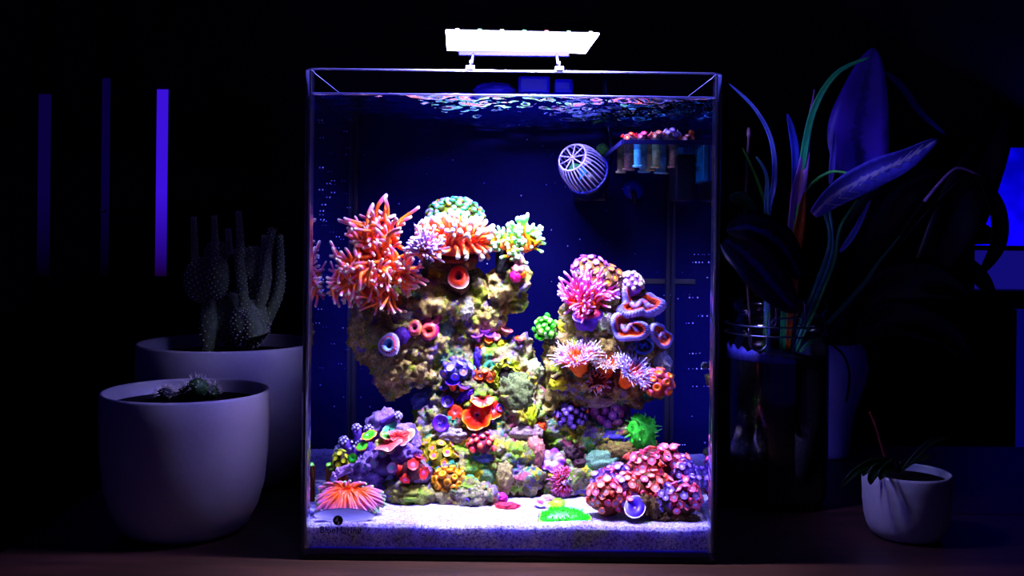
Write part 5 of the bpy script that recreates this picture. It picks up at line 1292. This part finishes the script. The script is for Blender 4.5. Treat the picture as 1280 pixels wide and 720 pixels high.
for xa, xb, lab in panels:
    pa, pb = P(xa, 520, cy), P(xb, 40, cy); NN = 40; v = []; f = []
    for k in range(NN + 1):
        x = pa.x + (pb.x - pa.x) * k / NN; y = cy + .006 * math.sin(k * 2 * PI * round((xb - xa) / 22) / NN)
        for yy in (y, y + .002):
            for z in (-.74, .80): v.append((x, yy, z))
    for k in range(NN):
        o = 4 * k; f += [(o, o + 4, o + 5, o + 1), (o + 2, o + 3, o + 7, o + 6), (o + 1, o + 5, o + 7, o + 3), (o, o + 2, o + 6, o + 4)]
    f += [(0, 1, 3, 2), (4 * NN, 4 * NN + 2, 4 * NN + 3, 4 * NN + 1)]
    c_ = Vector(((pa.x + pb.x) / 2, cy, -.74))
    single('curtain', mesh('curtain', [Vector(q) - c_ for q in v], f, cm_), c_, lab, 'curtain', 'dark curtains')
q = P(128, 262, cy - .012)
hk = thing('curtain_hook', 'tiny pale knob on a dark curtain edge', 'hook', q)
put('knob', blob('knob', (.0045, .004, .0045), plain('#b8a8d8', .3, .3, .1), .2, 3, 1, 2), hk, Matrix.Translation(q)); put('knob_stem', blob('knob_stem', (.002, .008, .002), METAL, .1, 2, 1, 2), hk, Matrix.Translation(q + Vector((.001, .006, -.002))))

# ------------------------------------------------------------------ jar with plant, right
JX, JY = P(969, 500, .18).x, .18
JR = S(64, .18); jz = P(969, 372, .18).z
jr = thing('clip_top_jar', 'dark soil-filled clip-top glass jar holding the tall leafy plant', 'jar', (JX, JY, 0))
jglass = clear('jar_glass', 1.45, .08, tint=(.80, .82, .92, 1), gain=2.2)
hN = jz - .034
prof = [(JR * .86, 0.0), (JR * .97, .003), (JR, .010), (JR, hN - .012), (JR * .97, hN - .004), (JR * .90, hN), (JR * .90, hN + .004), (JR * .95, hN + .006), (JR * .95, hN + .010), (JR * .90, hN + .012), (JR * .90, jz - .012), (JR * .96, jz - .010), (JR * .96, jz - .004), (JR * .92, jz), (JR * .84, jz)]
put('jar_glass', lathe('jar', prof, jglass, 64, False), jr, Matrix.Translation((JX, JY, 0)))
soilm = rockmat('potting_soil', 4, [(.3, '#050406'), (.5, '#120c0c'), (.72, '#2a1c18')], [(200, .62, .68, '#3c302c')])
zs = P(969, 455, .14).z
put('soil', lathe('soil', [(JR * .84, .003), (JR * .95, .010), (JR * .955, hN - .012 if zs > hN - .012 else zs), (JR * .5, zs + .004), (.001, zs + .005)], soilm, 48), jr, Matrix.Translation((JX, JY, 0)))
bv = []; bf = []
for k in range(25):
    a = PI * 1.02 + PI * .52 * k / 24; hh_ = .012 * (1 - .75 * (k / 24) ** 2) * (1 + .2 * math.sin(k * 1.7))
    for rr_, z_ in ((.972, 0), (.972, hh_), (.960, hh_), (.960, 0)): bv.append((JX + JR * rr_ * math.cos(a), JY + JR * rr_ * math.sin(a), zs + .0005 + z_))
for k in range(24):
    for j in range(4): bf.append((4 * k + j, 4 * k + (j + 1) % 4, 4 * k + 4 + (j + 1) % 4, 4 * k + 4 + j))
put('lavender_band', mesh('band', bv, bf + [(3, 2, 1, 0), (96, 97, 98, 99)], plain('#8a88e0', .5, 0, .4, 120)), jr)  # lavender strip partway round the jar, just above the soil
for zz, nm in ((hN + .003, 'neck_wire'), (hN + .011, 'neck_wire')):
    v, f, t = tubevf([Vector((JX + JR * .97 * math.cos(2 * PI * k / 48), JY + JR * .97 * math.sin(2 * PI * k / 48), zz)) for k in range(49)], .0009, 6)
    put(nm, mesh(nm, v, f, METAL), jr)
fy = JY - JR
for pts_, nm in (([(970, 385), (970, 405), (965, 407), (965, 402), (970, 400)], 'wire_clasp'), ([(1003, 380), (1006, 380), (1006, 407), (998, 405)], 'wire_clasp'), ([(968, 398), (985, 398), (1004, 397)], 'wire_bail'), ([(936, 410), (938, 432), (948, 439), (958, 432), (959, 418)], 'wire_bail')):
    v, f, t = tubevf(smoothpath([P(x, y, fy - .0012) for x, y in pts_], 18), .0009, 6); put(nm, mesh(nm, v, f, METAL), jr)

def leafvf(pts, wpx, Y, fold=.25, n_=22, shape=None, faceup=0.0, segs=6):
    pp = smoothpath([P(x, y, Y + dy) for (x, y, dy) in pts], n_); v = []; f = []; t = []
    for k, p in enumerate(pp):
        u = k / (n_ - 1); d = (pp[min(k + 1, n_ - 1)] - pp[max(k - 1, 0)]).normalized()
        side = d.cross(Vector((math.sin(faceup), -math.cos(faceup), .25))).normalized(); nr = side.cross(d).normalized()
        wd = S(wpx, Y) * (shape(u) if shape else max(.06, math.sin(min(1, u * .94 + .06) * PI) ** .7))
        for j in range(segs + 1):
            w_ = -1 + 2 * j / segs
            v.append(p + side * (wd * w_) + nr * (wd * (fold * abs(w_) + .05 * math.sin(14 * u + 3 * w_)))); t.append(abs(w_))
    m_ = segs + 1
    for k in range(n_ - 1):
        for j in range(segs): f.append((k * m_ + j, k * m_ + j + 1, (k + 1) * m_ + j + 1, (k + 1) * m_ + j))
    # thickness
    N = len(v); nrm = [Vector((0, 0, 0)) for _ in v]
    for q_ in f:
        nf = (v[q_[1]] - v[q_[0]]).cross(v[q_[3]] - v[q_[0]])
        for k in q_: nrm[k] += nf
    v2 = [p - (nn_.normalized() if nn_.length > 0 else Vector((0, 1, 0))) * .0006 for p, nn_ in zip(v, nrm)]
    f2 = [tuple(N + k for k in q_[::-1]) for q_ in f]
    edge = [j for j in range(m_)] + [k * m_ + m_ - 1 for k in range(1, n_)] + [(n_ - 1) * m_ + j for j in range(m_ - 2, -1, -1)] + [k * m_ for k in range(n_ - 2, 0, -1)]
    f3 = [(edge[(k + 1) % len(edge)], edge[k], N + edge[k], N + edge[(k + 1) % len(edge)]) for k in range(len(edge))]
    return v + v2, f + f2 + f3, t + t
def leafmat(c1, c2, vein=None):
    st = [(0, vein or c2), (.10, vein or c1), (.2, c1), (.75, c2), (1, c1)]
    return tramp(st, .4, .5, 200, .5)
blade = lambda u: (1 - u) ** .45 * min(1, .6 + u * 3)
bird = plain
pr_ = thing('leafy_plant', 'tall leafy plant with arching blades and veined leaves growing from the clip-top jar', 'plant', (JX, JY, zs))
def L_(pts, w_, c1, c2, Y=JY, vein=None, shape=None, fold=.25, nm='leaf', faceup=0.0, root=None):
    v, f, t = leafvf(pts, w_, Y, fold, 24, shape, faceup); return put(nm, mesh(nm, v, f, leafmat(c1, c2, vein), None, t), root or pr_)
def St(pts, r_, c, Y=JY, r2=None, root=None, nm='stem'):
    pp = smoothpath([P(x, y, Y + dy) for (x, y, dy) in pts], 20); v, f, t = tubevf(pp, [S(r_ + ((r2 or r_) - r_) * k / 19, Y) for k in range(20)], 8); return put(nm, mesh(nm, v, f, plain(c, .45, 0, .2)), root or pr_)
GR, TE = '#3fa05a', '#2a7a70'
L_([(978, 440, 0), (988, 290, 0), (1002, 210, 0), (1016, 140, -.01), (1045, 92, -.02), (1088, 71, -.03)], 6, '#58d88a', '#70e8a0', shape=blade)
L_([(960, 440, 0), (957, 290, 0), (968, 225, 0), (964, 175, -.01), (943, 135, -.02), (911, 104, -.02)], 4.2, '#90b0ff', '#b0c0ff', shape=blade)
St([(940, 440, 0), (931, 300, 0), (933, 220, 0), (936, 170, 0)], 1.6, '#8a6a70'); 
q = P(936, 166, JY); put('bud', blob('bud', (S(2.6, JY), S(2.6, JY), S(7, JY)), plain('#a88a8c', .5, 0, .3), .2, 3, 1, 3), pr_, Matrix.Translation(q))
L_([(955, 440, 0), (962, 290, 0), (950, 235, 0), (928, 184, -.005)], 3.2, '#70d858', '#90f070', shape=blade)
L_([(960, 440, 0), (958, 270, 0), (958, 220, 0), (945, 195, 0)], 3.6, '#a0f0e8', '#c0ffff', shape=blade)
L_([(985, 440, .004), (994, 270, 0), (1004, 205, 0), (1018, 112, 0)], 9, '#f0b0f0', '#c898ff', vein='#ffc8d8', fold=.5, nm='sheath', shape=lambda u: max(.05, math.sin(min(1, u * .8 + .2) * PI) ** 1.3))
L_([(985, 440, -.004), (994, 320, -.004), (1000, 280, -.006), (1006, 240, -.006)], 7, '#e08a3a', '#c87838', nm='sheath')
L_([(990, 300, 0), (994, 200, 0), (990, 165, 0), (984, 142, 0)], 5, '#4a58c8', '#5a6ad0')
St([(985, 440, 0), (996, 270, 0), (1012, 233, 0), (1038, 215, -.01), (1062, 217, -.02)], 2.6, '#80f080', r2=1.6)
L_([(1016, 268, -.01), (1045, 242, -.015), (1090, 218, -.02), (1130, 200, -.02), (1172, 174, -.02)], 17, '#8884e8', '#5654b8', vein='#f0f0ff', fold=.35, faceup=.5)
for k in range(9):        # pale side veins of the striped leaf
    u = .12 + k * .085; x = 1016 + 156 * u; y = 266 - 92 * u
    for sg in (-1, 1): St([(x, y, -.024), (x + 10, y - 4 + sg * 5, -.022), (x + 17, y - 8 + sg * 9, -.019)], .6, '#f0f0ff', r2=.3, nm='leaf_vein')
L_([(1085, 240, .03), (1076, 205, .03), (1072, 165, .03), (1080, 118, .03), (1092, 60, .03)], 38, '#6a50d0', '#7a58e0', vein='#5038a8', fold=.12, faceup=-.2)
L_([(1038, 230, .01), (1041, 200, .01), (1044, 165, .01)], 4, '#6a60c0', '#8078d0')
L_([(1108, 90, .05), (1130, 112, .05), (1150, 140, .05), (1182, 168, .05)], 5, '#4048c0', '#2a3080')
St([(985, 440, 0), (1030, 330, 0), (1037, 290, 0), (1026, 255, 0)], 3.2, '#80d8c0', r2=2.4); St([(990, 440, 0), (1036, 330, 0), (1040, 290, 0), (1036, 258, 0)], 2.6, '#90e8d8', r2=2)
St([(995, 440, 0), (1040, 335, 0), (1050, 285, 0), (1072, 250, 0)], 2.6, '#80e898', r2=2.2)
L_([(1050, 315, 0), (1068, 290, 0), (1088, 250, 0)], 4, '#8898e0', '#a8b8ff')
L_([(1000, 440, .02), (1075, 360, .02), (1100, 325, .02), (1126, 294, .02)], 3, '#70c888', '#98f0a8', shape=blade)
# drooping dark leaves over the jar
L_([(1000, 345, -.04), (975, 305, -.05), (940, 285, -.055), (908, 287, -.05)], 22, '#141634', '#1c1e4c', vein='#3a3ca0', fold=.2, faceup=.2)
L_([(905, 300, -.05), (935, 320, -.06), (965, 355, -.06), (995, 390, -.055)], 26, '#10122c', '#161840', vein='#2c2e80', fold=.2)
L_([(912, 248, -.02), (930, 250, -.02), (950, 275, -.02)], 9, '#1e4a2a', '#2a5a34')
St([(985, 440, 0), (990, 360, 0), (988, 340, 0)], 4, '#8a6a3a')
# dark leafy plant behind in the pale vase
VX, VY = P(1036, 500, .36).x, .36
vs = thing('pale_vase', 'pale waisted vase half hidden behind the clip-top jar', 'vase', (VX, VY, 0))
sv_ = S(1, VY); zz = lambda py: P(1036, py, VY).z
put('vase_wall', lathe('vase', [(21 * sv_, 0), (24 * sv_, .002), (24 * sv_, zz(562)), (31 * sv_, zz(515)), (44 * sv_, zz(475)), (47 * sv_, zz(458)), (43 * sv_, zz(438)), (38 * sv_, zz(428)), (35 * sv_, zz(428)), (35 * sv_, zz(440))], plain('#c4bcff', .5, 0, .12, 60), 48), vs, Matrix.Translation((VX, VY, 0)))
put('soil', lathe('soil', [(34.9 * sv_, zz(440)), (2 * sv_, zz(436))], soilm, 32), vs, Matrix.Translation((VX, VY, 0)))
dp = thing('dark_leaf_plant', 'dark broad-leaved plant behind the jar with a pale hooked stem', 'plant', (VX, VY, zz(438)))
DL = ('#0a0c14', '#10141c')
St([(1040, 436, 0), (1100, 330, 0), (1155, 252, 0)], 1.6, '#14201a', VY, root=dp); St([(1155, 252, 0), (1175, 228, 0), (1192, 212, 0), (1205, 211, 0), (1226, 221, 0)], 2.2, '#ffd8ff', VY, r2=1.4, root=dp)
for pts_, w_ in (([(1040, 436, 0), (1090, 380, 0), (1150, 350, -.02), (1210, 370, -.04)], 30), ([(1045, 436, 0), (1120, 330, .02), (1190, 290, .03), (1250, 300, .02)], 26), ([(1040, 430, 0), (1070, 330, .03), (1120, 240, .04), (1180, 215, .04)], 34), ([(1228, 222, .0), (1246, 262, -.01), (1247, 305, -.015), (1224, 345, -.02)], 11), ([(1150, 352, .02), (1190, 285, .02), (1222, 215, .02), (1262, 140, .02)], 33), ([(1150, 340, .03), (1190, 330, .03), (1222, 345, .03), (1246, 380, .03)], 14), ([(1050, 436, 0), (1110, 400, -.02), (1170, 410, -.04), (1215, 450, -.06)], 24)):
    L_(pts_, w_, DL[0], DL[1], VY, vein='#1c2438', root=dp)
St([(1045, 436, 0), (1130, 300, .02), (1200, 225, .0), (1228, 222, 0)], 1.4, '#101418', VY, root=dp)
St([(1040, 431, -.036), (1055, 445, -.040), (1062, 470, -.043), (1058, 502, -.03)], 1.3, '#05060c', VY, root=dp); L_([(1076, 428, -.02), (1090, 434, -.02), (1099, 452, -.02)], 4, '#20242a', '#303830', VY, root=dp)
# succulent in the small pot
su_ = thing('succulent', 'limp dark succulent with one dry stalk in the small white pot', 'plant', (b3.x, .075, b3.z * .88))
St([(1112, 588, 0), (1103, 560, 0), (1094, 530, 0), (1087, 515, 0)], 2.6, '#7a3c3a', .075, r2=1.6, root=su_, nm='dry_stalk')
for pts_, w_ in (([(1120, 588, -.006), (1095, 578, -.02), (1070, 590, -.03), (1050, 610, -.03)], 5), ([(1115, 588, -.008), (1098, 585, -.03), (1090, 595, -.034), (1088, 606, -.034)], 6), ([(1125, 588, -.004), (1108, 578, -.01), (1088, 582, -.02), (1078, 595, -.022)], 6), ([(1128, 588, 0), (1145, 570, 0), (1165, 552, 0), (1185, 548, 0)], 4), ([(1120, 588, 0), (1140, 575, .005), (1165, 570, .005)], 5), ([(1125, 590, -.01), (1118, 580, -.02), (1104, 590, -.033), (1100, 600, -.034)], 6)):
    L_(pts_, w_, '#1c3418', '#2a4a20', .075, root=su_)

# ------------------------------------------------------------------ window with blue dusk light, right
wx0, wx1 = P(1214, 300, WY).x, P(1300, 300, WY).x
za, zb, zc = P(1250, 185, WY).z, P(1250, 310, WY).z, P(1250, 361, WY).z
wr = bpy.data.objects.new('window_1', None); col.objects.link(wr); wr['kind'] = 'structure'; wr['label'] = 'small window glowing with blue dusk light'
ROOTS[wr.name] = Vector((wx0, WY, zc)); wr.location = ROOTS[wr.name]
dusk = emit('dusk_sky', (.035, .015, 1, 1), .62)
dk, nt = dusk, dusk.node_tree
e = [q_ for q_ in nt.nodes if q_.type == 'EMISSION'][0]
n_ = noise_tex(nt, 14, 2, .5, ocoord(nt)); rp = ramp(nt, [(.35, '#1810b0'), (.6, '#3420ff')]); link(nt, n_.outputs['Fac'], rp.inputs[0]); link(nt, rp.outputs[0], e.inputs[0])
put('pane', bevbox('pane', wx0, wx1, WY - .006, WY - .003, zb + .004, za, dusk, .0002, 1), wr)
put('pane', bevbox('pane', wx0, wx1, WY - .006, WY - .003, zc, zb - .004, emit('dusk_glow_low', (.03, .02, 1, 1), .10), .0002, 1), wr)
fm = plain('#08080e', .5, 0, .1)
put('mullion', bevbox('mullion', wx0 - .01, wx1, WY - .014, WY - .002, zb - .004, zb + .004, fm, .001), wr)
put('jamb', bevbox('jamb', wx0 - .014, wx0, WY - .014, WY - .001, zc - .01, za + .012, fm, .001), wr)
put('head', bevbox('head', wx0 - .014, wx1, WY - .014, WY - .001, za, za + .012, fm, .001), wr)
put('sill', bevbox('sill', wx0 - .03, wx1, WY - .05, WY - .001, zc - .02, zc, fm, .002), wr)
lx = P(1265, 470, WY).x
dr_ = bpy.data.objects.new('window_2', None); col.objects.link(dr_); dr_['kind'] = 'structure'; dr_['label'] = 'narrow lower window glowing dim blue'
ROOTS[dr_.name] = Vector((lx, WY, P(1270, 575, WY).z)); dr_.location = ROOTS[dr_.name]
dim = emit('dusk_glow', (.010, .008, 1, 1), .06)
put('pane', bevbox('pane', lx, lx + .09, WY - .006, WY - .003, P(1270, 560, WY).z, P(1270, 386, WY).z, dim, .0002, 1), dr_)
put('jamb', bevbox('jamb', lx - .014, lx, WY - .014, WY - .001, P(1270, 575, WY).z, P(1270, 386, WY).z, fm, .001), dr_)
